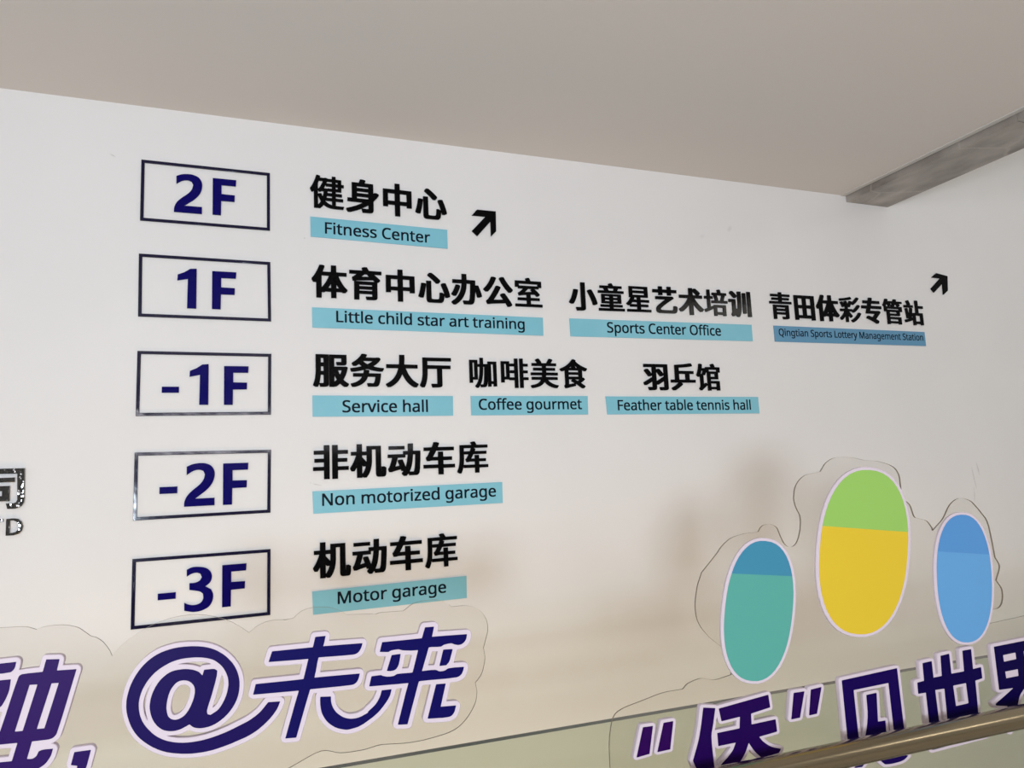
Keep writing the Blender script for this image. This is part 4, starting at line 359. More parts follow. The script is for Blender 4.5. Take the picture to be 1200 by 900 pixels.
STRIPS = [[[0.2889,2.7161],[0.8803,2.7081],[0.29,2.6293],[0.8797,2.6209]],[[0.2928,2.3284],[1.3247,2.3245],[0.2938,2.2437],[1.3232,2.2401]],[[1.4606,2.3264],[2.5069,2.3324],[1.4613,2.2413],[2.5059,2.2456]],[[2.6494,2.3332],[3.7389,2.3329],[2.6493,2.2476],[3.7386,2.2502]],[[0.2915,1.9634],[0.8811,1.9607],[0.2918,1.8774],[0.8793,1.8753]],[[0.9618,1.9607],[1.5324,1.9601],[0.9616,1.8756],[1.5296,1.8739]],[[1.6263,1.9584],[2.5079,1.9544],[1.63,1.8729],[2.5081,1.8702]],[[0.2888,1.5795],[1.0917,1.582],[0.2914,1.492],[1.0904,1.4917]],[[0.2847,1.1925],[0.9139,1.1972],[0.2875,1.1046],[0.9124,1.1071]]]
for k, ((word, cs), (eng, ls), (TL, TR, BL, BR)) in enumerate(zip(WORDS, LATIN, STRIPS)):
    short = 'Qingtian' if eng.startswith('Qing') else eng
    colour = 'darker blue' if k == 3 else 'blue'
    grp = f'black characters above the {short} strip'
    for i, (ch, X, kx, Z, kz, sh) in enumerate(cs):
        L = [[(X+px*kx, Z+pz*kz+px*sh) for px, pz in q] for q in glyph(ch)]
        o = sheet('sign_character', L, .007, wall_map(.0005), M['black'])
        o.rotation_euler = (random.uniform(-.003, .003), 0, random.uniform(-.003, .003))
        tag(o, f'black raised character {ch}, {ORD[i]} of {NUM[len(cs)]} above the {short} strip', 'character', grp)
    st = sheet('label_strip', [[TL, TR, BR, BL]], .004, wall_map(.0005), M['steel_blue'] if k == 3 else M['cyan'], bevel=.0006)
    tag(st, f'{colour} acrylic strip lettered {eng}', 'sign strip', 'blue strips under the black characters')
    n = 0
    for wd in eng.split(' '):
        loops = []
        for ch, X, kx, Z, kz, sh in ls[n:n+len(wd)]:
            loops.append([[(X+px*kx, Z+pz*kz+px*sh) for px, pz in q] for q in glyph(ch)])
        n += len(wd)
        sheet('printed_word', None, .0004, wall_map(.0045), M['ink'], st, groups=loops)['label'] = f'dark printed word {wd}'

ARROWS = [[[0.998,2.7851],[1.0229,2.8144],[1.114,2.8145],[1.1117,2.7192],[1.0864,2.6935],[1.0868,2.7645],[1.0205,2.6899],[0.9952,2.712],[1.0627,2.7852]],[[3.8482,2.6651],[3.8893,2.6936],[3.9798,2.6805],[3.9678,2.5913],[3.9279,2.5642],[3.9322,2.634],[3.8522,2.5733],[3.8313,2.596],[3.918,2.6637]]]
for P, lab in zip(ARROWS, ('larger black raised arrow pointing up right beside the Fitness Center line', 'smaller black raised arrow pointing up right above the Qingtian strip')):
    o = sheet('arrow_sign', [P], .007, wall_map(.0005), M['black']); tag(o, lab, 'arrow', 'black direction arrows')
o = sheet('sign_character', [[[-0.8223,1.7079],[-0.6877,1.7069],[-0.6847,1.6005],[-0.6862,1.5875],[-0.6923,1.5764],[-0.7005,1.5703],[-0.713,1.5677],[-0.7339,1.5679],[-0.7388,1.587],[-0.7165,1.5868],[-0.7096,1.5897],[-0.7057,1.5977],[-0.7091,1.6888],[-0.8215,1.69]],[[-0.8141,1.6751],[-0.7165,1.6756],[-0.7165,1.6598],[-0.8134,1.6601]],[[-0.8019,1.647],[-0.73,1.6473],[-0.7291,1.5943],[-0.7998,1.5961]],[[-0.7834,1.6299],[-0.7516,1.63],[-0.7515,1.6131],[-0.7827,1.6127]]], .012, wall_map(.0005), M['black_mirror'], bevel=.002)
tag(o, 'polished black character 司 cut by the left edge of the photo', 'character')
o = sheet('sign_letter', [[[-0.7864,1.5355],[-0.7451,1.5349],[-0.7442,1.5258],[-0.7619,1.5256],[-0.76,1.4786],[-0.7704,1.4786],[-0.7723,1.5256],[-0.786,1.5258]]], .010, wall_map(.0005), M['black_mirror'], bevel=.002)
tag(o, 'polished letter T at the left edge, just below the polished 司', 'letter', 'polished letters at the left edge')
o = sheet('sign_letter', [[[-0.7362,1.5343],[-0.7145,1.535],[-0.7005,1.5322],[-0.6903,1.5224],[-0.6855,1.5059],[-0.6883,1.4915],[-0.6972,1.4814],[-0.7124,1.4769],[-0.7359,1.4769]],[[-0.7249,1.5278],[-0.7143,1.5278],[-0.7057,1.5234],[-0.7007,1.515],[-0.6989,1.5051],[-0.7013,1.4946],[-0.7072,1.4879],[-0.7155,1.4862],[-0.7244,1.4858]]], .010, wall_map(.0005), M['black_mirror'], bevel=.002)
tag(o, 'polished letter D right of the T, below the polished 司', 'letter', 'polished letters at the left edge')

# ---------------------------------------------------------------- glass balustrade
G_P, G_TOP, R_P, R_Z, PLATE_P, FRONT_P = 1.3884, 1.1037, 1.3034, 0.9901, 1.3764, 1.3604
def along(u, p, z): return DIR*u + NRM*p + Vector((0, 0, z))
bal = empty('glass_balustrade', along(1.2, G_P, 0))
tag(bal, 'green tinted clear glass balustrade panes standing behind the handrail at lower right', 'balustrade')
for a, b in ((-3.2, -1.004), (-1, 2.6), (2.604, 5.0)):
    sheet('glass_pane', [[(a, .04), (b, .04), (b, G_TOP), (a, G_TOP)]], .0175, rail_map(G_P+.0175), [M['glass'], M['glass_edge']], bal)
sheet('base_shoe', [[(-3.2, 0), (5, 0), (5, .10), (-3.2, .10)]], .032, rail_map(G_P+.028), M['steel_bright'], bal, bevel=.003)
rail = empty('handrail', along(1.2, R_P, R_Z))
tag(rail, 'round brushed steel handrail crossing the lower right corner before the slogan letters', 'handrail')
tube('rail_tube', [along(u, R_P, R_Z) for u in (-3.2, -1, 1, 2, 3, 5)], .0254, M['steel'], rail, 48)
for u in (-2.4, -.9, .28, 2.52, 3.8):
    br = tube('rail_bracket', [along(u, R_P, R_Z-.024), along(u, R_P+.01, R_Z-.05), along(u, R_P+.04, R_Z-.066), along(u, G_P-.003, R_Z-.07)], .007, M['steel_bright'], rail, 16)
    tube('bracket_disc', [along(u, G_P-.006, R_Z-.07), along(u, G_P-.0006, R_Z-.07)], .024, M['steel_bright'], br, 24)
wr = empty('wall_handrail', (4.6, 2.92, .57))
tag(wr, 'dull grey metal rail on the wall, rounded end peeking above the 界 letter', 'handrail')
X0, RZ = 4.20, .545
pts, rd = [], []
for k in range(8, -1, -1):
    an = k*math.pi/2/8; pts.append(Vector((X0+.04-.04*math.sin(an), 2.90, RZ))); rd.append(max(.04*math.cos(an), .0005))
tube('rail_tube', pts+[Vector((6, 2.90, RZ)), Vector((8.8, 2.90, RZ))], rd+[.04, .04], M['dull'], wr)
for x in (4.55, 6.2, 7.9):
    tube('rail_bracket', [Vector((x, 2.90, RZ-.035)), Vector((x, 2.91, RZ-.08)), Vector((x, 3.0, RZ-.09))], .009, M['steel_bright'], wr, 16)

# ---------------------------------------------------------------- clear signs with thick slogan letters
LETTERS = {
 "integrate":[[[[-2723,13287],[-2729,13289],[-2972,13301],[-2988,13303],[-2990,13307],[-2990,13312],[-2961,13460],[-2961,13465],[-2963,13469],[-2967,13471],[-2985,13473],[-3138,13487],[-3142,13485],[-3144,13480],[-3180,13321],[-3183,13310],[-3185,13306],[-3383,13308],[-3454,13305],[-3478,13299],[-3489,13293],[-3499,13283],[-3509,13262],[-3563,13079],[-3665,12691],[-3717,12506],[-3736,12450],[-3789,12324],[-3787,12321],[-3783,12319],[-3714,12308],[-3500,12298],[-3486,12296],[-3486,12291],[-3489,12276],[-3544,12057],[-3549,12044],[-3555,12042],[-3859,12061],[-3875,12061],[-3877,12058],[-3877,12047],[-3869,11865],[-3867,11857],[-3857,11855],[-3481,11832],[-3345,11832],[-3322,11834],[-3302,11836],[-3267,11846],[-3231,11861],[-3164,11892],[-3121,11918],[-3097,11939],[-3081,11957],[-3048,12007],[-3030,12043],[-3021,12071],[-3008,12129],[-3008,12135],[-3011,12138],[-3109,12144],[-3147,12143],[-3166,12140],[-3192,12131],[-3198,12127],[-3216,12084],[-3225,12068],[-3241,12052],[-3259,12041],[-3275,12035],[-3298,12034],[-3342,12041],[-3348,12044],[-3348,12050],[-3294,12281],[-3290,12288],[-3283,12289],[-3092,12284],[-3063,12285],[-3046,12288],[-3023,12294],[-3005,12304],[-2983,12324],[-2970,12341],[-2961,12363],[-2898,12588],[-2723,13275],[-2722,13283]],[[-3546,13495],[-3548,13499],[-3554,13500],[-3993,13498],[-3996,13495],[-3996,13490],[-3990,13364],[-3987,13360],[-3980,13359],[-3762,13349],[-3715,13348],[-3621,13353],[-3607,13357],[-3590,13369],[-3577,13385],[-3567,13401],[-3558,13422],[-3555,13434]],[[-3963,12756],[-3960,12755],[-3954,12757],[-3846,12799],[-3786,12824],[-3734,12852],[-3713,12872],[-3692,12905],[-3668,12954],[-3649,13001],[-3633,13048],[-3623,13086],[-3617,13127],[-3608,13233],[-3607,13243],[-3609,13246],[-3620,13248],[-3662,13249],[-3955,13252],[-3981,13252],[-3984,13251],[-3986,13241],[-3966,12766],[-3965,12759]],[[-2963,13112],[-2961,13107],[-2966,13085],[-3131,12462],[-3134,12459],[-3138,12458],[-3221,12461],[-3230,12463],[-3232,12468],[-3227,12489],[-3059,13111],[-3056,13115],[-3052,13116]],[[-3253,13124],[-3251,13119],[-3255,13100],[-3420,12468],[-3424,12463],[-3434,12463],[-3509,12466],[-3522,12468],[-3523,12474],[-3518,12496],[-3355,13128],[-3353,13131],[-3344,13132],[-3268,13127]]],[[[-2672,13331],[-2692,13350],[-2715,13359],[-2905,13371],[-2908,13377],[-2895,13446],[-2896,13472],[-2899,13485],[-2906,13502],[-2920,13520],[-2937,13533],[-2958,13541],[-3129,13558],[-3155,13559],[-3171,13556],[-3190,13544],[-3202,13524],[-3234,13387],[-3238,13379],[-3410,13380],[-3475,13376],[-3498,13371],[-3502,13375],[-3493,13409],[-3482,13475],[-3483,13504],[-3489,13524],[-3502,13544],[-3519,13559],[-3536,13567],[-3566,13572],[-4000,13570],[-4026,13565],[-4044,13551],[-4053,13535],[-4058,13512],[-4051,13359],[-4044,13336],[-4029,13311],[-4043,13288],[-4047,13265],[-4025,12758],[-4020,12736],[-4007,12712],[-3989,12695],[-3970,12686],[-3946,12684],[-3818,12731],[-3753,12759],[-3717,12778],[-3713,12777],[-3712,12771],[-3726,12720],[-3779,12529],[-3794,12486],[-3849,12358],[-3852,12340],[-3849,12313],[-3843,12295],[-3831,12278],[-3815,12263],[-3797,12254],[-3700,12239],[-3575,12232],[-3570,12227],[-3596,12123],[-3601,12114],[-3889,12132],[-3908,12128],[-3924,12116],[-3934,12100],[-3938,12080],[-3929,11860],[-3922,11834],[-3907,11812],[-3883,11793],[-3857,11786],[-3467,11763],[-3319,11762],[-3277,11768],[-3241,11778],[-3145,11818],[-3078,11858],[-3030,11904],[-2996,11953],[-2971,12004],[-2958,12044],[-2942,12119],[-2943,12139],[-2948,12156],[-2965,12184],[-2980,12197],[-2995,12205],[-3035,12213],[-2986,12229],[-2952,12251],[-2930,12272],[-2916,12291],[-2900,12326],[-2834,12561],[-2655,13260],[-2656,13296],[-2662,13314]]]],
 "comma":[[[[-2487,12037],[-2497,12039],[-2682,12041],[-2710,12041],[-2715,12038],[-2752,11875],[-2755,11860],[-2750,11855],[-2672,11833],[-2668,11830],[-2668,11827],[-2677,11748],[-2684,11710],[-2691,11688],[-2718,11626],[-2718,11621],[-2712,11620],[-2667,11630],[-2631,11641],[-2613,11652],[-2606,11658],[-2590,11677],[-2576,11701],[-2561,11735],[-2552,11762],[-2530,11837],[-2489,12018],[-2486,12032]]],[[[-2444,12086],[-2469,12104],[-2499,12111],[-2717,12113],[-2747,12108],[-2762,12097],[-2773,12083],[-2819,11888],[-2820,11864],[-2813,11836],[-2798,11814],[-2777,11796],[-2745,11783],[-2741,11779],[-2751,11729],[-2781,11660],[-2786,11641],[-2785,11619],[-2778,11597],[-2766,11577],[-2751,11563],[-2729,11551],[-2706,11547],[-2610,11569],[-2567,11593],[-2531,11632],[-2515,11662],[-2499,11698],[-2472,11785],[-2420,12012],[-2419,12036],[-2423,12052],[-2430,12068]]]],
 "at":[[[[353,12372],[349,12376],[341,12378],[173,12390],[159,12389],[70,12290],[31,12251],[-8,12221],[-54,12190],[-112,12156],[-159,12132],[-193,12118],[-425,12033],[-511,12006],[-644,11971],[-703,11959],[-792,11944],[-875,11934],[-912,11932],[-983,11930],[-1041,11930],[-1095,11933],[-1159,11940],[-1226,11952],[-1256,11958],[-1312,11974],[-1356,11989],[-1405,12009],[-1453,12033],[-1492,12056],[-1538,12087],[-1578,12120],[-1618,12158],[-1684,12235],[-1713,12274],[-1737,12311],[-1760,12353],[-1772,12378],[-1795,12442],[-1805,12480],[-1814,12527],[-1818,12560],[-1821,12612],[-1820,12651],[-1815,12703],[-1806,12746],[-1795,12788],[-1774,12845],[-1753,12888],[-1733,12924],[-1706,12967],[-1673,13011],[-1635,13054],[-1597,13090],[-1559,13120],[-1522,13146],[-1472,13175],[-1423,13200],[-1375,13221],[-1340,13233],[-1289,13248],[-1227,13259],[-1186,13264],[-1144,13266],[-1049,13265],[-992,13262],[-905,13251],[-882,13247],[-811,13229],[-770,13215],[-727,13197],[-693,13177],[-663,13155],[-628,13124],[-611,13108],[-592,13087],[-562,13049],[-542,13019],[-524,12986],[-506,12946],[-493,12910],[-483,12874],[-476,12835],[-474,12809],[-473,12759],[-477,12722],[-488,12657],[-499,12617],[-514,12573],[-534,12526],[-557,12482],[-586,12433],[-617,12395],[-647,12368],[-740,12317],[-747,12315],[-753,12316],[-786,12329],[-793,12334],[-800,12365],[-802,12389],[-787,12449],[-730,12629],[-677,12827],[-654,12930],[-648,13000],[-649,13006],[-652,13010],[-680,13033],[-699,13041],[-735,13045],[-849,13047],[-854,13041],[-874,12967],[-876,12964],[-879,12963],[-886,12969],[-919,13009],[-935,13023],[-960,13039],[-993,13055],[-1030,13070],[-1095,13087],[-1137,13094],[-1179,13097],[-1253,13096],[-1303,13091],[-1338,13083],[-1360,13075],[-1382,13066],[-1414,13049],[-1456,13019],[-1485,12994],[-1515,12964],[-1550,12920],[-1583,12867],[-1615,12800],[-1634,12748],[-1647,12700],[-1655,12655],[-1661,12606],[-1662,12573],[-1660,12541],[-1652,12492],[-1637,12431],[-1625,12395],[-1611,12361],[-1589,12319],[-1560,12277],[-1538,12251],[-1511,12224],[-1478,12197],[-1440,12175],[-1408,12163],[-1371,12152],[-1319,12144],[-1273,12144],[-1208,12154],[-1178,12163],[-1135,12180],[-1070,12209],[-1065,12210],[-1059,12206],[-1023,12172],[-1000,12156],[-968,12142],[-919,12130],[-882,12126],[-835,12126],[-783,12130],[-734,12140],[-673,12161],[-638,12178],[-598,12201],[-539,12242],[-487,12286],[-450,12325],[-411,12374],[-385,12413],[-365,12448],[-341,12498],[-325,12544],[-317,12574],[-311,12599],[-302,12649],[-297,12707],[-297,12774],[-301,12818],[-308,12862],[-320,12908],[-340,12968],[-361,13016],[-385,13060],[-410,13100],[-431,13128],[-490,13198],[-526,13233],[-564,13267],[-620,13308],[-663,13336],[-706,13360],[-751,13380],[-799,13398],[-862,13418],[-930,13432],[-966,13438],[-1051,13448],[-1163,13454],[-1247,13453],[-1335,13444],[-1375,13437],[-1438,13423],[-1502,13404],[-1562,13379],[-1608,13355],[-1636,13338],[-1672,13313],[-1715,13279],[-1765,13232],[-1801,13192],[-1837,13145],[-1879,13079],[-1902,13038],[-1927,12987],[-1949,12934],[-1964,12890],[-1983,12818],[-1994,12759],[-2001,12701],[-2003,12627],[-2000,12584],[-1993,12528],[-1979,12465],[-1960,12401],[-1939,12342],[-1919,12293],[-1896,12249],[-1878,12217],[-1861,12190],[-1831,12148],[-1788,12097],[-1743,12052],[-1681,11998],[-1647,11971],[-1601,11938],[-1538,11899],[-1500,11878],[-1447,11852],[-1393,11830],[-1347,11815],[-1295,11800],[-1184,11774],[-1075,11757],[-1021,11751],[-958,11748],[-874,11746],[-808,11748],[-750,11752],[-670,11762],[-567,11781],[-429,11812],[-197,11880],[-126,11907],[-76,11931],[-30,11955],[17,11984],[91,12037],[139,12076],[177,12110],[244,12180],[299,12252],[323,12297]],[[-1341,12335],[-1368,12359],[-1382,12378],[-1391,12396],[-1399,12420],[-1406,12449],[-1414,12510],[-1413,12565],[-1403,12637],[-1385,12716],[-1364,12773],[-1341,12815],[-1304,12862],[-1278,12887],[-1260,12899],[-1243,12908],[-1222,12914],[-1204,12917],[-1166,12918],[-1138,12914],[-1124,12910],[-1099,12902],[-1083,12893],[-1067,12882],[-1044,12863],[-1016,12828],[-1004,12807],[-997,12787],[-990,12747],[-990,12713],[-991,12692],[-1002,12632],[-1017,12580],[-1050,12498],[-1084,12435],[-1112,12396],[-1143,12363],[-1179,12339],[-1222,12321],[-1253,12315],[-1274,12314],[-1296,12317],[-1311,12321]]],[[[432,12375],[425,12400],[410,12422],[390,12440],[367,12450],[327,12456],[159,12468],[127,12465],[102,12450],[12,12348],[-37,12303],[-95,12261],[-188,12208],[-230,12190],[-483,12097],[-651,12050],[-772,12025],[-842,12015],[-948,12006],[-1030,12005],[-1109,12008],[-1245,12029],[-1343,12059],[-1390,12080],[-1389,12082],[-1304,12069],[-1258,12070],[-1221,12074],[-1148,12090],[-1072,12121],[-1028,12091],[-981,12071],[-930,12058],[-868,12050],[-788,12052],[-736,12059],[-694,12069],[-638,12089],[-556,12132],[-507,12165],[-431,12228],[-393,12268],[-331,12349],[-294,12411],[-273,12456],[-257,12500],[-236,12575],[-223,12680],[-223,12778],[-234,12865],[-249,12925],[-272,12992],[-295,13046],[-321,13093],[-384,13185],[-441,13251],[-521,13324],[-582,13370],[-657,13416],[-732,13452],[-800,13477],[-898,13503],[-957,13513],[-1111,13528],[-1260,13530],[-1327,13523],[-1455,13499],[-1531,13477],[-1597,13450],[-1676,13405],[-1760,13342],[-1817,13289],[-1872,13226],[-1931,13140],[-1982,13044],[-2013,12972],[-2041,12880],[-2062,12779],[-2069,12721],[-2071,12671],[-2067,12582],[-2059,12522],[-2041,12442],[-2005,12331],[-1977,12266],[-1933,12184],[-1882,12108],[-1832,12049],[-1774,11991],[-1681,11914],[-1625,11873],[-1532,11818],[-1463,11784],[-1378,11751],[-1289,11725],[-1194,11703],[-1060,11682],[-945,11673],[-851,11671],[-736,11677],[-648,11687],[-537,11708],[-397,11739],[-167,11806],[-54,11851],[16,11887],[107,11945],[200,12020],[280,12097],[333,12159],[382,12232],[428,12337],[432,12352]],[[-1237,13176],[-1228,13180],[-1189,13186],[-1131,13189],[-979,13185],[-916,13177],[-860,13165],[-789,13144],[-760,13132],[-753,13126],[-757,13122],[-871,13123],[-890,13117],[-916,13097],[-977,13128],[-1049,13152],[-1127,13167]],[[-577,12924],[-565,12898],[-556,12868],[-547,12805],[-552,12734],[-570,12649],[-602,12566],[-649,12482],[-677,12449],[-694,12434],[-710,12426],[-710,12438],[-659,12598],[-626,12716]],[[-1682,12352],[-1699,12379],[-1709,12400],[-1736,12478],[-1750,12562],[-1751,12628],[-1746,12682],[-1727,12759],[-1691,12844],[-1671,12879],[-1650,12908],[-1682,12836],[-1701,12779],[-1715,12724],[-1730,12629],[-1730,12569],[-1722,12497],[-1708,12438]],[[-1310,12397],[-1323,12411],[-1332,12432],[-1340,12475],[-1345,12520],[-1340,12570],[-1329,12632],[-1315,12690],[-1298,12734],[-1283,12763],[-1259,12795],[-1232,12822],[-1213,12834],[-1190,12841],[-1153,12842],[-1126,12835],[-1111,12828],[-1090,12812],[-1072,12788],[-1065,12769],[-1061,12736],[-1066,12690],[-1078,12638],[-1117,12537],[-1135,12501],[-1162,12460],[-1187,12430],[-1204,12417],[-1232,12401],[-1266,12390],[-1288,12389]]]],
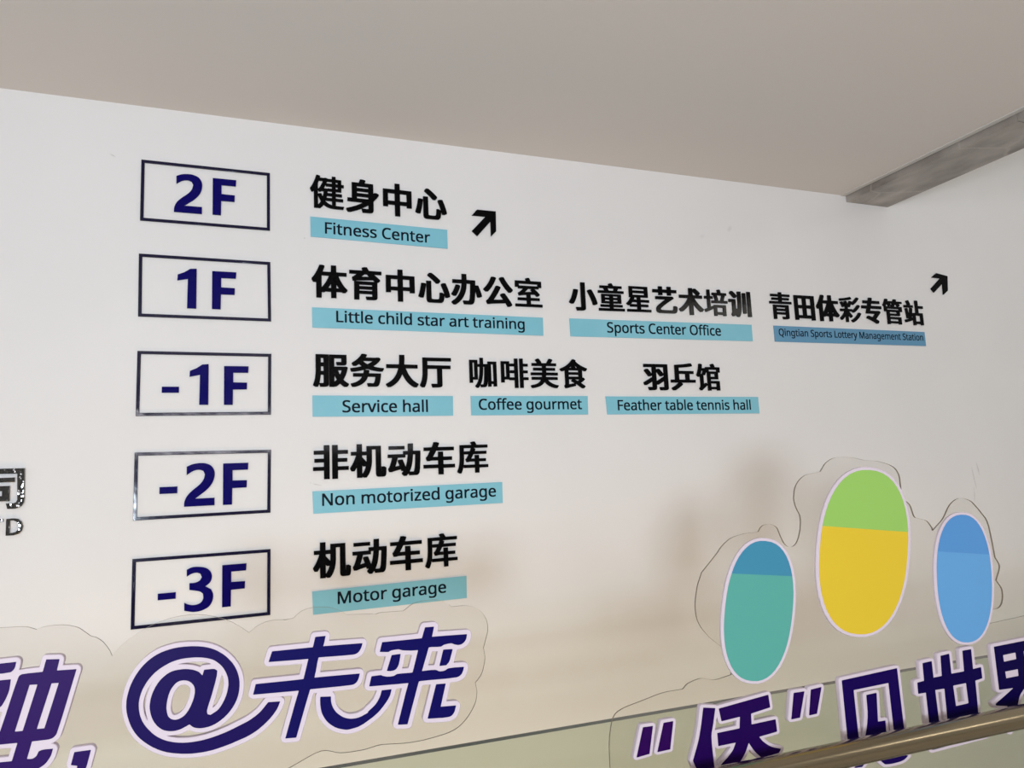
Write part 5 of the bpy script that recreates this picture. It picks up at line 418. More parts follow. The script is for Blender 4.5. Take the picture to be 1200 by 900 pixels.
 "future":[[[[2366,11702],[2504,11687],[2530,11685],[2536,11689],[2709,12235],[2754,12375],[2763,12395],[2777,12397],[2951,12392],[3271,12377],[3460,12375],[3482,12378],[3507,12384],[3528,12393],[3546,12404],[3562,12417],[3575,12432],[3594,12468],[3602,12486],[3615,12536],[3614,12542],[3607,12545],[3423,12555],[3328,12554],[3303,12549],[3268,12531],[3246,12523],[3215,12519],[3173,12518],[3153,12521],[3141,12525],[3125,12532],[3096,12550],[3070,12559],[2986,12565],[2833,12567],[2827,12569],[2826,12577],[2960,12965],[2972,12969],[3016,12968],[3130,12957],[3189,12956],[3205,12960],[3234,12976],[3252,12983],[3318,12992],[3373,12994],[3403,12989],[3450,12965],[3494,12952],[3517,12947],[3537,12947],[3570,12951],[3596,12960],[3621,12974],[3641,12990],[3663,13014],[3675,13034],[3682,13052],[3695,13113],[3692,13122],[3663,13125],[3343,13139],[3032,13150],[3028,13154],[3028,13157],[3069,13315],[3069,13324],[3063,13327],[2921,13331],[2904,13331],[2899,13325],[2841,13155],[2838,13148],[2833,13145],[2584,13147],[2132,13156],[2114,13156],[2109,13154],[2066,13002],[2067,12994],[2071,12992],[2180,12977],[2218,12974],[2232,12977],[2255,12990],[2269,12994],[2341,13000],[2399,12999],[2422,12993],[2466,12975],[2503,12967],[2620,12951],[2683,12946],[2748,12944],[2756,12942],[2760,12938],[2672,12637],[2650,12571],[2646,12565],[2632,12564],[2589,12565],[2433,12573],[2373,12573],[2350,12568],[2323,12553],[2311,12549],[2288,12546],[2251,12545],[2228,12546],[2184,12551],[2159,12557],[2108,12573],[2084,12588],[2074,12591],[2028,12593],[1915,12591],[1909,12590],[1906,12584],[1867,12436],[1866,12427],[1870,12423],[2377,12398],[2544,12392],[2561,12391],[2566,12389],[2566,12381],[2509,12206],[2364,11716],[2362,11707]],[[440,11762],[602,11751],[613,11752],[617,11755],[789,12316],[846,12495],[853,12508],[862,12510],[1352,12492],[1557,12489],[1596,12495],[1622,12507],[1649,12530],[1672,12563],[1684,12590],[1702,12655],[1702,12663],[1696,12666],[1118,12689],[939,12694],[926,12696],[925,12702],[949,12797],[976,12944],[996,13021],[1005,13023],[1026,13023],[1444,13005],[1587,13002],[1621,13005],[1649,13012],[1673,13024],[1695,13041],[1709,13058],[1732,13096],[1742,13119],[1758,13170],[1757,13178],[1738,13181],[1085,13205],[1081,13207],[1080,13213],[1096,13265],[1120,13368],[1120,13371],[1117,13375],[1103,13376],[957,13377],[945,13374],[941,13366],[907,13227],[902,13211],[896,13208],[256,13217],[228,13217],[223,13214],[169,13056],[169,13051],[172,13047],[646,13026],[815,13021],[819,13020],[822,13016],[760,12767],[741,12700],[736,12694],[554,12697],[-22,12712],[-38,12711],[-43,12705],[-80,12554],[-80,12548],[-77,12545],[648,12513],[655,12512],[659,12509],[659,12502],[603,12327],[440,11778],[437,11767]],[[3155,12617],[3168,12615],[3277,12614],[3285,12618],[3323,12652],[3340,12674],[3360,12723],[3409,12874],[3410,12881],[3408,12885],[3388,12889],[3260,12896],[3238,12896],[3231,12894],[3156,12636],[3153,12623]],[[2438,12912],[2424,12914],[2290,12913],[2276,12911],[2186,12661],[2185,12655],[2188,12651],[2198,12647],[2245,12639],[2288,12639],[2313,12643],[2333,12650],[2349,12659],[2360,12668],[2382,12696],[2401,12736],[2420,12808],[2438,12903]],[[3254,12293],[3086,12303],[3078,12300],[2906,11739],[2905,11732],[2908,11728],[2921,11725],[3187,11702],[3303,11701],[3330,11706],[3356,11719],[3375,11733],[3396,11758],[3411,11784],[3418,11804],[3439,11872],[3440,11876],[3437,11880],[3422,11883],[3159,11900],[3153,11905],[3256,12278],[3258,12288]],[[2259,12320],[2256,12323],[2246,12324],[2105,12329],[2088,12328],[2084,12322],[2060,12245],[2038,12200],[1995,12133],[1958,12092],[1923,12064],[1842,12005],[1836,11998],[1834,11984],[1830,11980],[1727,11940],[1665,11924],[1611,11919],[1576,11920],[1540,11923],[1488,11935],[1459,11944],[1437,11954],[1401,11973],[1368,11995],[1336,12021],[1304,12050],[1283,12074],[1257,12111],[1233,12153],[1215,12204],[1203,12253],[1200,12289],[1200,12337],[1198,12341],[1194,12344],[1040,12360],[1024,12360],[1020,12357],[1017,12314],[1017,12242],[1025,12170],[1039,12104],[1051,12071],[1071,12029],[1092,11992],[1122,11948],[1147,11918],[1178,11888],[1212,11859],[1260,11825],[1313,11797],[1354,11781],[1402,11766],[1456,11752],[1487,11750],[1517,11751],[1596,11759],[1640,11766],[1678,11776],[1713,11789],[1758,11808],[1841,11852],[1922,11897],[2002,11952],[2047,11991],[2099,12044],[2155,12108],[2197,12162],[2223,12204],[2237,12235],[2259,12313]]],[[[3781,13152],[3766,13175],[3748,13190],[3731,13200],[3708,13207],[3149,13232],[3145,13240],[3160,13300],[3161,13322],[3152,13358],[3136,13381],[3114,13399],[3088,13409],[3054,13413],[2891,13416],[2867,13412],[2846,13401],[2820,13372],[2773,13237],[2766,13230],[2099,13240],[2076,13236],[2062,13231],[2040,13212],[2027,13190],[1981,13021],[1980,12992],[1986,12969],[1995,12953],[2007,12938],[2029,12921],[2052,12912],[2165,12897],[2172,12893],[2099,12673],[2093,12670],[2017,12675],[1895,12673],[1873,12669],[1852,12657],[1834,12639],[1826,12621],[1781,12443],[1781,12422],[1788,12397],[1803,12375],[1820,12359],[1855,12344],[1991,12334],[1994,12324],[1983,12288],[1941,12210],[1921,12182],[1891,12150],[1796,12080],[1758,12043],[1687,12015],[1639,12003],[1561,12001],[1522,12006],[1482,12018],[1458,12028],[1411,12057],[1357,12105],[1324,12146],[1299,12195],[1283,12258],[1280,12293],[1280,12343],[1277,12357],[1260,12388],[1236,12413],[1245,12416],[1569,12408],[1627,12417],[1666,12433],[1693,12451],[1720,12479],[1744,12514],[1762,12555],[1786,12645],[1783,12682],[1766,12712],[1748,12729],[1733,12737],[1716,12744],[1686,12747],[1039,12771],[1031,12774],[1029,12781],[1056,12920],[1059,12936],[1064,12940],[1458,12923],[1601,12921],[1648,12924],[1700,12940],[1731,12958],[1758,12981],[1783,13011],[1810,13058],[1822,13086],[1844,13153],[1845,13181],[1840,13202],[1825,13227],[1809,13242],[1790,13254],[1768,13260],[1191,13283],[1188,13291],[1202,13353],[1202,13379],[1197,13397],[1175,13431],[1156,13445],[1135,13454],[1105,13457],[943,13458],[920,13456],[902,13450],[885,13438],[870,13417],[841,13298],[834,13289],[224,13297],[193,13293],[172,13282],[150,13254],[91,13071],[90,13046],[94,13030],[100,13015],[114,12996],[130,12982],[146,12974],[186,12967],[713,12944],[717,12940],[715,12929],[678,12779],[673,12775],[655,12774],[-21,12790],[-53,12790],[-72,12787],[-98,12772],[-109,12757],[-115,12742],[-157,12571],[-155,12535],[-148,12517],[-133,12495],[-112,12479],[-87,12470],[530,12439],[550,12436],[550,12429],[360,11791],[360,11760],[371,11730],[382,11715],[397,11702],[424,11687],[452,11683],[628,11673],[658,11681],[672,11690],[685,11705],[908,12418],[913,12427],[927,12428],[953,12427],[960,12423],[947,12402],[941,12381],[939,12219],[950,12145],[963,12092],[977,12049],[1006,11991],[1062,11905],[1095,11866],[1139,11823],[1178,11791],[1231,11755],[1292,11724],[1341,11705],[1417,11682],[1475,11671],[1530,11670],[1615,11679],[1682,11691],[1753,11713],[1813,11740],[1920,11797],[2010,11850],[2065,11891],[2133,11952],[2225,12053],[2270,12112],[2302,12164],[2327,12230],[2350,12316],[2439,12314],[2447,12310],[2447,12303],[2278,11734],[2276,11701],[2283,11678],[2299,11654],[2321,11636],[2345,11625],[2520,11605],[2549,11603],[2574,11608],[2598,11623],[2617,11649],[2823,12296],[2830,12310],[2848,12312],[2966,12308],[2978,12305],[2981,12299],[2818,11758],[2817,11726],[2831,11691],[2843,11677],[2860,11662],[2897,11648],[3200,11618],[3325,11617],[3367,11626],[3404,11643],[3440,11668],[3463,11693],[3497,11750],[3530,11858],[3530,11882],[3521,11910],[3503,11933],[3476,11953],[3456,11961],[3415,11967],[3294,11974],[3274,11976],[3269,11980],[3349,12266],[3351,12287],[3359,12292],[3469,12290],[3510,12294],[3549,12304],[3608,12334],[3638,12362],[3667,12404],[3689,12452],[3706,12517],[3707,12546],[3698,12574],[3681,12598],[3653,12618],[3631,12627],[3598,12631],[3438,12639],[3430,12642],[3430,12648],[3451,12701],[3503,12861],[3573,12862],[3611,12870],[3638,12880],[3678,12902],[3703,12921],[3742,12963],[3768,13014],[3780,13059],[3789,13120]],[[3124,12873],[3127,12867],[3123,12852],[3064,12647],[3058,12644],[3040,12644],[2955,12651],[2953,12663],[3026,12879],[3035,12882]],[[2468,12655],[2466,12661],[2483,12700],[2498,12752],[2525,12879],[2544,12880],[2640,12866],[2643,12860],[2640,12845],[2581,12652],[2573,12649]]]],
 "openquote":[[[[7961,10946],[7947,10948],[7751,10948],[7744,10946],[7739,10943],[7562,10437],[7557,10422],[7561,10416],[7576,10415],[7827,10422],[7844,10423],[7851,10426],[7961,10925],[7964,10941]],[[7486,10925],[7276,10932],[7266,10928],[7089,10408],[7086,10396],[7089,10390],[7112,10390],[7347,10409],[7369,10411],[7376,10415],[7485,10890],[7490,10918]]],[[[7998,10996],[7979,11004],[7952,11007],[7736,11007],[7703,11000],[7679,10980],[7489,10441],[7487,10419],[7491,10402],[7504,10384],[7523,10368],[7542,10361],[7573,10356],[7861,10365],[7892,10372],[7913,10390],[7920,10405],[8033,10923],[8035,10945],[8031,10962],[8017,10982]],[[7524,10975],[7486,10985],[7261,10991],[7228,10983],[7205,10964],[7018,10411],[7016,10391],[7020,10375],[7033,10357],[7052,10341],[7072,10333],[7101,10330],[7391,10354],[7417,10361],[7437,10378],[7446,10403],[7559,10904],[7560,10926],[7556,10942],[7543,10960]]]],
 "qiao":[[[[8937,9789],[8944,9786],[8983,9785],[9274,9778],[9290,9780],[9435,9882],[9482,9920],[9540,9976],[9596,10041],[9634,10090],[9665,10138],[9723,10244],[9730,10249],[9739,10243],[9824,10115],[9866,10062],[9913,10013],[10019,9918],[10057,9918],[10448,9937],[10465,9939],[10471,9942],[10523,10003],[10526,10009],[10523,10014],[10347,10069],[10289,10093],[10237,10122],[10171,10166],[10083,10236],[10046,10279],[10013,10325],[10011,10332],[10014,10336],[10020,10337],[10438,10368],[10466,10372],[10469,10377],[10469,10392],[10459,10584],[10457,10615],[10455,10620],[10438,10623],[9853,10608],[9843,10611],[9840,10617],[9847,10796],[9849,10817],[9854,10824],[9912,10833],[10325,10880],[10341,10884],[10344,10895],[10326,11118],[10324,11133],[10320,11141],[10289,11141],[9134,11043],[9076,11038],[9067,11035],[9064,11025],[9105,10792],[9107,10783],[9112,10780],[9125,10779],[9553,10802],[9561,10800],[9563,10796],[9562,10775],[9547,10677],[9541,10616],[9534,10581],[9530,10575],[8994,10564],[8987,10563],[8981,10560],[8985,10335],[8986,10314],[8989,10309],[8996,10307],[9014,10307],[9398,10311],[9408,10310],[9412,10304],[9349,10200],[9325,10170],[9291,10136],[9183,10048],[9052,9964],[8996,9918],[8976,9892],[8959,9856],[8937,9799]],[[8973,11059],[8703,11107],[8695,11106],[8691,11100],[8619,10802],[8552,10572],[8519,10480],[8477,10381],[8360,10125],[8363,10110],[8458,9879],[8462,9870],[8468,9865],[8816,9843],[8832,9843],[8838,9849],[8850,9903],[8851,9935],[8847,10063],[8832,10367],[8836,10523],[8848,10588],[8905,10771],[8977,11048],[8978,11054]]],[[[8405,9840],[8436,9815],[8478,9805],[8856,9782],[8878,9755],[8896,9740],[8916,9732],[8944,9727],[9313,9719],[9341,9731],[9431,9793],[9541,9877],[9630,9966],[9740,10111],[9748,10106],[9801,10036],[9862,9973],[9968,9875],[10000,9859],[10037,9855],[10469,9876],[10497,9879],[10522,9889],[10603,9984],[10606,10020],[10588,10048],[10557,10068],[10383,10121],[10320,10148],[10227,10204],[10136,10278],[10151,10284],[10487,10309],[10510,10316],[10532,10331],[10544,10348],[10548,10376],[10536,10619],[10524,10647],[10491,10675],[10445,10685],[9941,10672],[9925,10673],[9919,10680],[9921,10758],[9930,10771],[10360,10820],[10385,10827],[10407,10842],[10417,10861],[10422,10895],[10404,11120],[10398,11156],[10379,11182],[10346,11201],[10302,11205],[9039,11096],[8994,11116],[8713,11166],[8675,11168],[8644,11155],[8629,11141],[8621,11123],[8538,10781],[8466,10548],[8411,10411],[8290,10144],[8288,10122],[8294,10101],[8389,9868]],[[9480,10729],[9469,10641],[9462,10634],[8974,10624],[8937,10620],[9006,10862],[9013,10873],[9039,10764],[9058,10739],[9088,10723],[9127,10718],[9466,10736],[9476,10734]],[[8927,9954],[8922,9967],[8911,10296],[8950,10259],[8991,10247],[9270,10249],[9286,10246],[9284,10236],[9261,10208],[9184,10136],[9107,10078],[8996,10008]]]],
 "closequote":[[[[11346,10576],[11358,10574],[11526,10580],[11547,10581],[11555,10586],[11735,11092],[11740,11107],[11737,11114],[11714,11115],[11467,11101],[11455,11100],[11449,11096],[11345,10602],[11343,10582]],[[10871,10561],[11081,10564],[11090,10565],[11095,10569],[11270,11075],[11271,11082],[11269,11086],[11243,11088],[11009,11091],[10991,11090],[10985,11087],[10866,10569],[10866,10565]]],[[[11805,11155],[11777,11173],[11734,11181],[11431,11164],[11406,11156],[11381,11139],[11371,11122],[11365,11098],[11359,11092],[11342,11118],[11321,11136],[11296,11146],[11262,11151],[10979,11154],[10956,11151],[10930,11138],[10912,11121],[10902,11089],[10789,10589],[10788,10552],[10808,10522],[10839,10504],[10881,10497],[11105,10501],[11135,10508],[11158,10523],[11175,10549],[11334,11009],[11350,11043],[11346,11003],[11261,10594],[11264,10558],[11277,10539],[11297,10523],[11319,10514],[11344,10510],[11571,10518],[11609,10531],[11626,10546],[11636,10565],[11824,11094],[11824,11128]]]],
 "see":[[[[12334,9686],[12346,9683],[12631,9681],[12643,9682],[12649,9687],[12634,9847],[12631,9916],[12624,10386],[12620,10904],[12622,10929],[12631,10933],[12658,10934],[13618,10955],[13633,10952],[13637,10944],[13651,9654],[13655,9649],[13667,9647],[13940,9649],[13952,9652],[13955,9658],[13955,9679],[13934,11215],[13934,11236],[13930,11241],[13921,11244],[13899,11243],[12558,11190],[12330,11181],[12319,11177],[12316,11150],[12318,9983],[12327,9733],[12330,9695]],[[13249,10790],[12984,10783],[12970,10781],[12964,10778],[12956,10450],[12953,10409],[12939,10301],[12914,10193],[12885,10093],[12850,9991],[12783,9813],[12733,9692],[12695,9617],[12651,9543],[12591,9470],[12437,9323],[12433,9317],[12437,9312],[12631,9300],[12646,9301],[12765,9384],[12821,9429],[12866,9480],[12912,9563],[12952,9663],[13009,9828],[13012,9832],[13018,9834],[13026,9829],[13072,9781],[13102,9746],[13127,9701],[13153,9595],[13190,9333],[13207,9316],[13291,9249],[13318,9243],[13407,9233],[13493,9228],[13663,9230],[13742,9235],[13826,9247],[13869,9259],[13931,9290],[13982,9319],[13981,9324],[13972,9328],[13509,9447],[13494,9452],[13489,9458],[13441,9785],[13429,9899],[13426,9971],[13433,10159],[13430,10163],[13421,10166],[13231,10172],[13222,10175],[13219,10181],[13261,10775],[13258,10786]]],[[[13975,11301],[13918,11312],[12314,11246],[12274,11238],[12242,11214],[12232,11172],[12232,10268],[12235,9922],[12248,9679],[12256,9660],[12272,9643],[12291,9631],[12314,9623],[12340,9620],[12580,9617],[12592,9611],[12571,9574],[12525,9516],[12348,9345],[12341,9319],[12345,9298],[12362,9275],[12385,9259],[12429,9248],[12643,9235],[12680,9238],[12712,9253],[12889,9384],[12941,9441],[12995,9537],[13046,9660],[13054,9649],[13066,9599],[13108,9317],[13135,9284],[13232,9206],[13258,9191],[13327,9178],[13453,9165],[13587,9163],[13768,9170],[13858,9183],[13918,9200],[14051,9269],[14070,9285],[14079,9309],[14077,9334],[14058,9360],[14030,9379],[13585,9494],[13569,9504],[13517,9900],[13519,10174],[13498,10203],[13463,10223],[13414,10231],[13321,10235],[13312,10243],[13349,10779],[13335,10818],[13300,10845],[13240,10857],[12947,10847],[12912,10836],[12884,10814],[12875,10783],[12867,10410],[12856,10323],[12803,10118],[12729,9914],[12721,9904],[12716,9916],[12708,10865],[12717,10869],[12772,10871],[13542,10885],[13547,10881],[13549,10862],[13565,9635],[13579,9615],[13603,9596],[13627,9586],[13660,9581],[13972,9583],[14005,9592],[14030,9610],[14040,9627],[14045,9658],[14025,11242],[14010,11274]]]],
 "world":[[[[16286,11392],[16273,11394],[16023,11391],[16012,11389],[16008,11384],[15986,10933],[15982,10921],[15971,10917],[15592,10914],[15582,10915],[15576,10919],[15573,10926],[15573,10970],[15575,11351],[15574,11366],[15568,11372],[15317,11359],[15303,11356],[15298,11352],[15268,10920],[15265,10906],[15254,10902],[15021,10897],[15011,10898],[15003,10903],[15003,11244],[15002,11263],[14999,11269],[14986,11271],[14738,11262],[14728,11261],[14721,11257],[14718,11247],[14706,10870],[14703,10865],[14693,10862],[14507,10852],[14493,10847],[14487,10617],[14489,10606],[14498,10601],[14702,10599],[14715,10597],[14720,10588],[14718,9356],[14718,9335],[14724,9329],[14780,9329],[16441,9378],[16452,9379],[16458,9383],[16459,9553],[16456,9563],[16446,9568],[15034,9553],[15022,9555],[15018,9561],[15023,9951],[15012,10597],[15014,10614],[15020,10618],[15288,10611],[15298,10609],[15303,10602],[15284,9861],[15288,9841],[15308,9838],[16204,9848],[16236,9849],[16247,9856],[16272,9928],[16279,9971],[16293,10235],[16307,10656],[16313,10661],[16324,10664],[16532,10686],[16543,10692],[16544,10707],[16545,10935],[16541,10943],[16524,10946],[16296,10934],[16286,10936],[16280,10941],[16292,11376]],[[15605,10177],[15599,10192],[15584,10618],[15586,10637],[15602,10641],[15968,10646],[15993,10645],[15999,10639],[16001,10629],[16008,10201],[16005,10188],[15998,10185],[15966,10183],[15635,10175]]],[[[16336,11456],[16278,11465],[16000,11461],[15957,11450],[15925,11429],[15915,11412],[15909,11383],[15893,11016],[15889,10992],[15879,10987],[15686,10985],[15670,10992],[15671,11379],[15665,11397],[15647,11417],[15625,11432],[15603,11439],[15562,11443],[15283,11426],[15247,11417],[15217,11396],[15207,11377],[15200,11337],[15178,10988],[15174,10974],[15163,10969],[15109,10968],[15097,10974],[15097,11271],[15085,11300],[15058,11323],[15030,11335],[14990,11341],[14712,11330],[14673,11320],[14639,11295],[14625,11247],[14616,10934],[14602,10926],[14463,10917],[14432,10905],[14411,10886],[14400,10845],[14395,10613],[14409,10573],[14447,10544],[14504,10533],[14613,10532],[14622,10530],[14627,10522],[14626,9333],[14640,9300],[14676,9272],[14701,9264],[14740,9260],[16468,9309],[16509,9317],[16546,9341],[16558,9378],[16554,9575],[16528,9612],[16506,9625],[16479,9634],[16427,9638],[15146,9622],[15119,9623],[15112,9632],[15116,9952],[15108,10539],[15116,10547],[15193,10546],[15206,10537],[15189,9858],[15196,9821],[15229,9788],[15258,9776],[15300,9770],[16248,9779],[16299,9789],[16334,9817],[16365,9900],[16378,9972],[16405,10594],[16418,10601],[16577,10619],[16609,10632],[16632,10651],[16644,10689],[16645,10940],[16641,10961],[16626,10981],[16601,11001],[16574,11011],[16533,11017],[16397,11010],[16382,11015],[16390,11394],[16375,11429]],[[15701,10248],[15693,10262],[15684,10568],[15721,10573],[15897,10574],[15903,10569],[15904,10551],[15909,10256],[15891,10251]]]],
 "boundary":[[[[19007,11412],[18972,11414],[18159,11388],[17067,11363],[17053,11359],[17050,10356],[17056,10351],[17066,10349],[17493,10333],[17518,10329],[17510,10320],[17353,10250],[17134,10156],[16894,10057],[16878,10047],[16887,10014],[16900,10006],[17117,9971],[17240,9953],[17251,9950],[17256,9945],[17251,9901],[17141,9420],[17144,9412],[17151,9406],[17229,9359],[17240,9357],[17248,9360],[17327,9432],[17388,9492],[17436,9554],[17505,9686],[17626,9971],[17700,10106],[17741,10154],[17782,10188],[17886,10263],[17897,10263],[17905,10258],[18041,10131],[18280,9856],[18290,9853],[18584,9825],[18633,9821],[18642,9823],[18643,9831],[18618,9893],[18580,9957],[18490,10059],[18321,10231],[18313,10247],[18399,10302],[18421,10310],[18904,10292],[18925,10293],[18932,10297],[18941,10376],[19011,11370],[19013,11401]],[[18039,10991],[18034,11131],[18041,11143],[18075,11147],[18418,11158],[18449,11159],[18457,11156],[18461,11138],[18462,11011],[18456,11000],[18421,10997],[18056,10986],[18045,10987]],[[17752,11140],[17756,11130],[17758,11002],[17756,10992],[17751,10988],[17354,10976],[17336,10977],[17328,10980],[17324,10993],[17318,11121],[17319,11128],[17325,11132],[17365,11135],[17720,11145],[17743,11145]],[[18476,10754],[18479,10607],[18472,10598],[18067,10587],[18056,10588],[18047,10592],[18039,10723],[18040,10741],[18046,10748],[18068,10750],[18424,10758],[18466,10758]],[[17761,10744],[17764,10734],[17758,10603],[17755,10591],[17748,10587],[17352,10584],[17338,10585],[17333,10589],[17325,10731],[17330,10742],[17348,10744],[17739,10748],[17754,10747]]],[[[19077,11473],[19044,11485],[18999,11489],[18150,11462],[17047,11435],[17002,11426],[16963,11399],[16949,11356],[16949,10350],[16968,10315],[17008,10289],[17064,10278],[17183,10273],[17190,10268],[16810,10104],[16784,10082],[16775,10047],[16799,9982],[16817,9963],[16843,9948],[16933,9930],[17129,9899],[17142,9892],[17040,9413],[17047,9392],[17069,9369],[17189,9296],[17216,9287],[17255,9283],[17285,9288],[17312,9300],[17489,9465],[17533,9525],[17602,9655],[17724,9942],[17785,10055],[17826,10107],[17883,10152],[17898,10148],[17950,10100],[18183,9828],[18226,9795],[18295,9781],[18653,9747],[18704,9755],[18742,9779],[18753,9800],[18754,9828],[18701,9948],[18674,9987],[18606,10065],[18451,10229],[18460,10235],[18475,10237],[18955,10219],[19006,10233],[19037,10263],[19123,11402],[19114,11440]]]]}
def mm(loops): return [[(a/1e4, b/1e4) for a, b in L] for L in loops]
def slogan(parent, key, name, col, label, base):
    face, back = LETTERS[key]
    b = sheet(name, mm(back), .012, rail_map(FRONT_P+.012), M['pvc'], parent, bevel=.0012)
    b['label'] = label
    f = sheet('coloured_face', mm(face), .0006, rail_map(FRONT_P), purple('print '+key, col), b)
    f['label'] = 'flat purple blue printed face'
def standoff(parent, u, z):
    tube('standoff_bolt', [along(u, PLATE_P-.009, z), along(u, PLATE_P-.004, z), along(u, G_P-.0006, z)], [.007, .008, .008], M['steel_bright'], parent, 20)

PL = [[[-4146,10916],[-4289,14009],[-4007,14025],[-3535,14004],[-3457,13992],[-3421,13981],[-3323,13937],[-3265,13960],[-3241,13966],[-3146,13977],[-3065,13977],[-2970,13972],[-2878,13955],[-2790,13926],[-2752,13910],[-2720,13891],[-2694,13871],[-2559,13753],[-2493,13729],[-2472,13717],[-2427,13685],[-2383,13643],[-2360,13615],[-2313,13550],[-2278,13490],[-2245,13407],[-2156,13518],[-2119,13556],[-2074,13593],[-2024,13630],[-1909,13704],[-1772,13781],[-1698,13817],[-1624,13848],[-1552,13873],[-1406,13910],[-1258,13932],[-1107,13939],[-966,13930],[-836,13906],[-701,13869],[-563,13818],[-501,13790],[-397,13731],[-265,13638],[-150,13544],[-35,13632],[7,13656],[99,13690],[150,13701],[206,13709],[279,13711],[441,13703],[486,13698],[413,13696],[584,13711],[688,13798],[728,13820],[775,13837],[825,13850],[879,13858],[996,13862],[1126,13849],[1187,13838],[1245,13821],[1301,13799],[1397,13754],[1431,13734],[1503,13680],[1739,13660],[1956,13647],[1981,13643],[2008,13629],[2082,13651],[2132,13655],[2533,13641],[2667,13730],[2717,13753],[2770,13770],[2826,13781],[2946,13792],[3089,13789],[3161,13782],[3223,13771],[3274,13754],[3318,13732],[3406,13672],[3443,13625],[3667,13626],[3737,13619],[3802,13604],[3865,13584],[3922,13559],[3973,13529],[4017,13492],[4055,13450],[4086,13405],[4111,13358],[4131,13309],[4144,13258],[4151,13205],[4151,13152],[4144,13096],[4128,13038],[4050,12807],[4072,12659],[4071,12605],[4061,12542],[4023,12408],[3998,12349],[3969,12303],[3864,12192],[3889,12060],[3890,12014],[3875,11913],[3859,11859],[3835,11804],[3801,11746],[3759,11684],[3712,11624],[3661,11570],[3610,11524],[3555,11481],[3494,11444],[3424,11413],[3343,11388],[3253,11369],[3056,11342],[2839,11323],[2724,11319],[2608,11318],[2482,11325],[2128,11360],[2072,11363],[1999,11359],[1816,11331],[1743,11326],[1559,11324],[1459,11328],[1366,11337],[1283,11359],[1207,11390],[1127,11416],[1037,11421],[933,11398],[818,11356],[588,11262],[381,11186],[-25,11042],[-141,11005],[-302,10963],[-775,10854],[-1052,10799],[-1336,10754],[-1630,10719],[-1938,10691],[-2247,10672],[-2548,10666],[-2855,10677],[-3166,10702],[-3453,10734],[-3685,10766],[-3845,10800],[-3956,10838],[-4046,10878]]]
PR = [[[22374,6361],[6672,9271],[6591,9848],[6572,9997],[6560,10146],[6560,10443],[6567,10644],[6588,10820],[6621,10975],[6659,11101],[6683,11154],[6716,11200],[6756,11236],[6801,11263],[6925,11308],[7012,11330],[7340,11389],[7722,11464],[7848,11481],[7969,11489],[8319,11490],[8414,11565],[8457,11586],[8588,11623],[8725,11645],[8774,11646],[8815,11641],[8899,11623],[9048,11579],[9117,11573],[9206,11579],[9528,11623],[9518,11799],[9506,11862],[9472,12006],[9443,12082],[9398,12157],[9328,12229],[9146,12373],[9064,12446],[8927,12596],[8869,12673],[8824,12753],[8793,12834],[8774,12916],[8766,13002],[8765,13092],[8774,13190],[8793,13295],[8845,13494],[8877,13577],[8989,13798],[9406,14168],[9515,14287],[9613,14364],[9736,14440],[9807,14471],[9884,14495],[9967,14514],[10144,14542],[10237,14549],[10529,14556],[10585,14632],[10607,14653],[10659,14684],[10688,14694],[10755,14708],[10835,14710],[10875,14704],[10961,14673],[11002,14649],[11037,14618],[11063,14577],[11117,14423],[11168,14316],[11196,14266],[11228,14227],[11267,14199],[11312,14180],[11359,14170],[11402,14170],[11443,14179],[11482,14198],[11520,14226],[11556,14267],[11592,14323],[11628,14394],[11684,14545],[11710,14693],[11714,14766],[11709,14831],[11694,14887],[11642,14980],[11604,15083],[11581,15195],[11582,15257],[11612,15401],[11640,15476],[11680,15543],[11730,15603],[11790,15658],[11862,15707],[11946,15747],[12047,15774],[12407,15820],[12542,15975],[12598,16019],[12664,16057],[12737,16091],[12818,16118],[12907,16136],[13008,16142],[13122,16139],[13332,16122],[13475,16102],[13754,16040],[14081,16015],[14189,15998],[14419,15939],[14528,15902],[14617,15859],[14681,15812],[14727,15761],[14760,15705],[14785,15646],[14799,15581],[14798,15225],[14803,15156],[14821,15094],[14861,15044],[14975,14962],[15022,14912],[15052,14843],[15094,14689],[15117,14632],[15143,14603],[15171,14591],[15445,14524],[15509,14492],[15564,14443],[15658,14316],[15658,14252],[15949,14446],[16037,14516],[16113,14596],[16246,14766],[16317,14835],[16396,14891],[16478,14936],[16563,14969],[16650,14987],[16745,14988],[16845,14972],[16942,14945],[17028,14911],[17098,14868],[17267,14699],[17476,14461],[17528,14370],[17561,14264],[17581,14147],[17619,13795],[17645,13453],[17722,13341],[17754,13283],[17763,13218],[17739,13143],[17585,12895],[17715,12720],[17741,12658],[17749,12589],[17744,12515],[17729,12443],[17707,12382],[17679,12330],[17643,12284],[17598,12247],[17543,12220],[17475,12206],[17396,12203],[17225,12207],[16875,12204],[16888,11865],[18375,11939],[19795,12037],[20597,12076],[21297,12062],[21889,12085],[22424,12129],[22845,12001],[23089,11505],[23084,10503],[22881,9157],[22605,7706]]]
left = empty('acrylic_sign', along(0, PLATE_P, 1.0))
tag(left, 'clear cloud-edged acrylic sign carrying purple 融,@未来 letters at lower left', 'sign', 'clear acrylic slogan signs')
sheet('clear_sheet', mm(PL), .004, rail_map(PLATE_P), [M['acrylic'], M['acrylic_edge']], left)
slogan(left, 'integrate', 'slogan_letter', srgb(58, 24, 112), 'thick purple character 融, white bordered', None)
slogan(left, 'comma', 'slogan_comma', srgb(52, 22, 110), 'thick purple comma, white bordered', None)
slogan(left, 'at', 'slogan_letter', srgb(34, 16, 102), 'thick indigo at sign with long tail, white bordered', None)
slogan(left, 'future', 'slogan_letter', srgb(20, 14, 106), 'thick indigo joined characters 未来, white bordered', None)
for u, z in ((-.30, 1.045), (-.10, 1.05), (.02, 1.06)): standoff(left, u, z)

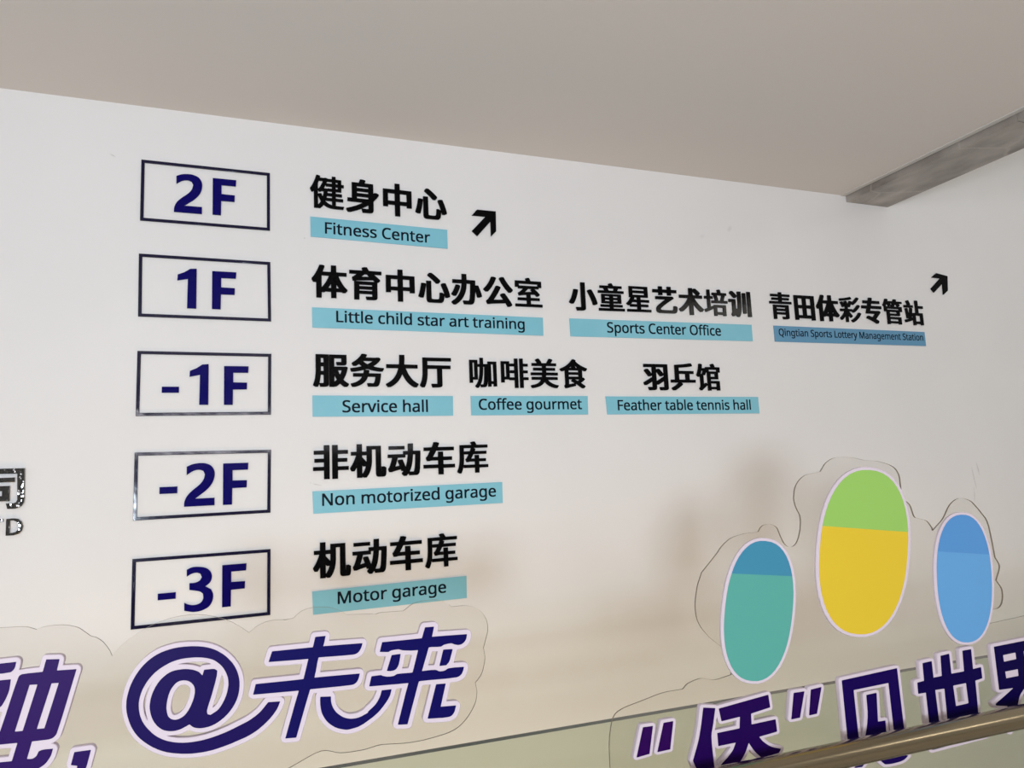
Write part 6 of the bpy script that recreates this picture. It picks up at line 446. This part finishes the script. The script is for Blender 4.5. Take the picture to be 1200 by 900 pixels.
right = empty('acrylic_sign', along(1.2, PLATE_P, 1.0))
tag(right, 'clear cloud-edged acrylic sign with purple “侨”见世界 letters and three coloured boards', 'sign', 'clear acrylic slogan signs')
sheet('clear_sheet', mm(PR), .004, rail_map(PLATE_P), [M['acrylic'], M['acrylic_edge']], right)
slogan(right, 'openquote', 'quotation_mark', srgb(58, 8, 98), 'thick violet opening quotation mark', None)
slogan(right, 'qiao', 'slogan_letter', srgb(44, 8, 96), 'thick violet character 侨, white bordered', None)
slogan(right, 'closequote', 'quotation_mark', srgb(46, 8, 98), 'thick violet closing quotation mark', None)
slogan(right, 'see', 'slogan_letter', srgb(30, 5, 98), 'thick indigo character 见, white bordered', None)
slogan(right, 'world', 'slogan_letter', srgb(20, 4, 86), 'thick navy character 世, white bordered', None)
slogan(right, 'boundary', 'slogan_letter', srgb(16, 3, 80), 'thick navy character 界, white bordered', None)
for u, z in ((.72, .86), (1.2, .86), (1.9, .86)): standoff(right, u, z)

def two_tone(name, low, high, level, slope):
    """printed board: two flat colours that meet in one plain wavy line"""
    m = mat(name, low, .3, .4); nt = m.node_tree
    t = nt.nodes.new('ShaderNodeTexCoord'); s = nt.nodes.new('ShaderNodeSeparateXYZ')
    nt.links.new(t.outputs['Object'], s.inputs[0])
    a = nt.nodes.new('ShaderNodeMath'); a.operation = 'MULTIPLY_ADD'; a.inputs[1].default_value = slope
    nt.links.new(s.outputs[0], a.inputs[0]); nt.links.new(s.outputs[2], a.inputs[2])
    g = nt.nodes.new('ShaderNodeMath'); g.operation = 'GREATER_THAN'; g.inputs[1].default_value = level
    nt.links.new(a.outputs[0], g.inputs[0])
    x = nt.nodes.new('ShaderNodeMix'); x.data_type = 'RGBA'; x.inputs['A'].default_value = low; x.inputs['B'].default_value = high
    nt.links.new(g.outputs[0], x.inputs['Factor']); nt.links.new(x.outputs['Result'], nt.nodes['Principled BSDF'].inputs['Base Color'])
    return m
PANELS = [[[[[11264,12703],[11193,12444],[11120,12237],[11038,12055],[10947,11894],[10848,11753],[10742,11634],[10628,11536],[10509,11461],[10385,11408],[10256,11378],[10120,11373],[9961,11395],[9808,11439],[9690,11498],[9588,11575],[9503,11671],[9432,11784],[9376,11913],[9335,12059],[9310,12219],[9301,12394],[9308,12584],[9333,12792],[9381,13045],[9444,13298],[9510,13502],[9586,13685],[9671,13850],[9765,13996],[9869,14123],[9980,14229],[10099,14315],[10224,14377],[10356,14417],[10497,14431],[10664,14418],[10826,14382],[10953,14326],[11061,14249],[11154,14152],[11230,14034],[11289,13897],[11332,13743],[11356,13572],[11363,13386],[11352,13185],[11321,12966]]],[[[11185,12717],[11117,12469],[11048,12271],[10971,12096],[10887,11941],[10794,11806],[10695,11690],[10590,11596],[10480,11522],[10365,11470],[10246,11441],[10121,11435],[9975,11455],[9834,11495],[9725,11550],[9633,11624],[9555,11714],[9490,11822],[9440,11946],[9403,12085],[9382,12239],[9375,12407],[9383,12589],[9408,12788],[9455,13032],[9516,13275],[9578,13471],[9650,13647],[9730,13805],[9818,13946],[9915,14068],[10018,14170],[10128,14252],[10244,14313],[10366,14351],[10496,14366],[10649,14354],[10798,14320],[10914,14268],[11013,14195],[11096,14102],[11165,13989],[11218,13859],[11256,13712],[11277,13549],[11282,13371],[11270,13179],[11240,12970]]]],[[[[14783,13727],[14691,13395],[14593,13130],[14481,12897],[14355,12690],[14217,12509],[14066,12354],[13905,12228],[13735,12129],[13557,12059],[13371,12019],[13174,12008],[12943,12032],[12720,12083],[12546,12154],[12397,12248],[12269,12365],[12162,12504],[12076,12664],[12010,12845],[11967,13045],[11945,13264],[11946,13501],[11972,13763],[12029,14082],[12107,14401],[12192,14661],[12292,14894],[12406,15105],[12536,15293],[12679,15458],[12834,15598],[13002,15712],[13181,15798],[13371,15855],[13576,15882],[13820,15875],[14059,15837],[14248,15774],[14411,15682],[14551,15563],[14669,15418],[14763,15247],[14833,15052],[14878,14836],[14897,14600],[14890,14344],[14855,14065]]],[[[14691,13739],[14603,13419],[14509,13164],[14403,12938],[14285,12738],[14154,12563],[14012,12414],[13861,12290],[13701,12194],[13534,12126],[13359,12086],[13174,12075],[12958,12096],[12748,12144],[12586,12212],[12446,12302],[12327,12414],[12227,12548],[12147,12702],[12087,12877],[12047,13069],[12028,13280],[12031,13510],[12057,13763],[12113,14071],[12188,14380],[12270,14631],[12365,14856],[12474,15060],[12596,15242],[12732,15401],[12879,15536],[13037,15647],[13205,15730],[13384,15785],[13575,15811],[13804,15804],[14027,15769],[14203,15708],[14355,15620],[14486,15506],[14595,15366],[14682,15201],[14746,15014],[14787,14807],[14803,14579],[14795,14333],[14760,14064]]]],[[[[17433,12994],[17396,12720],[17350,12500],[17291,12302],[17220,12125],[17138,11968],[17044,11831],[16941,11715],[16829,11622],[16708,11551],[16579,11503],[16440,11479],[16272,11481],[16108,11505],[15978,11549],[15863,11615],[15761,11701],[15673,11808],[15598,11933],[15536,12077],[15489,12238],[15456,12416],[15438,12611],[15436,12827],[15453,13092],[15483,13357],[15524,13573],[15577,13769],[15642,13947],[15720,14107],[15809,14249],[15909,14372],[16019,14473],[16138,14553],[16268,14610],[16410,14643],[16582,14652],[16753,14636],[16890,14597],[17011,14534],[17119,14447],[17213,14338],[17292,14208],[17357,14058],[17406,13888],[17439,13701],[17456,13495],[17455,13270]]],[[[17345,12998],[17310,12735],[17267,12524],[17212,12334],[17147,12164],[17071,12012],[16985,11880],[16891,11769],[16788,11678],[16677,11609],[16559,11563],[16431,11539],[16278,11540],[16128,11562],[16009,11605],[15904,11667],[15811,11750],[15731,11852],[15662,11973],[15607,12111],[15564,12266],[15535,12437],[15519,12625],[15518,12832],[15535,13088],[15564,13343],[15602,13552],[15652,13740],[15713,13911],[15784,14065],[15867,14202],[15959,14320],[16060,14417],[16170,14494],[16289,14549],[16418,14581],[16576,14589],[16732,14574],[16857,14536],[16967,14476],[17065,14393],[17150,14288],[17222,14163],[17281,14019],[17325,13856],[17354,13677],[17368,13480],[17366,13263]]]]]
for (bk, fc), nm, lo_c, hi_c, lev in zip(PANELS, ('teal', 'yellow and green', 'blue'),
        (srgb(84, 160, 148), srgb(216, 184, 46), srgb(94, 154, 204)), (srgb(60, 132, 160), srgb(146, 190, 92), srgb(80, 140, 196)), (.075, .05, .06)):
    b = sheet('coloured_board', mm(bk), .006, rail_map(PLATE_P-.004), M['pvc'], right, bevel=.001)
    b['label'] = f'plain rounded {nm} board'
    sheet('coloured_face', mm(fc), .0006, rail_map(PLATE_P-.010), two_tone(nm+' print', lo_c, hi_c, lev, .12), b)
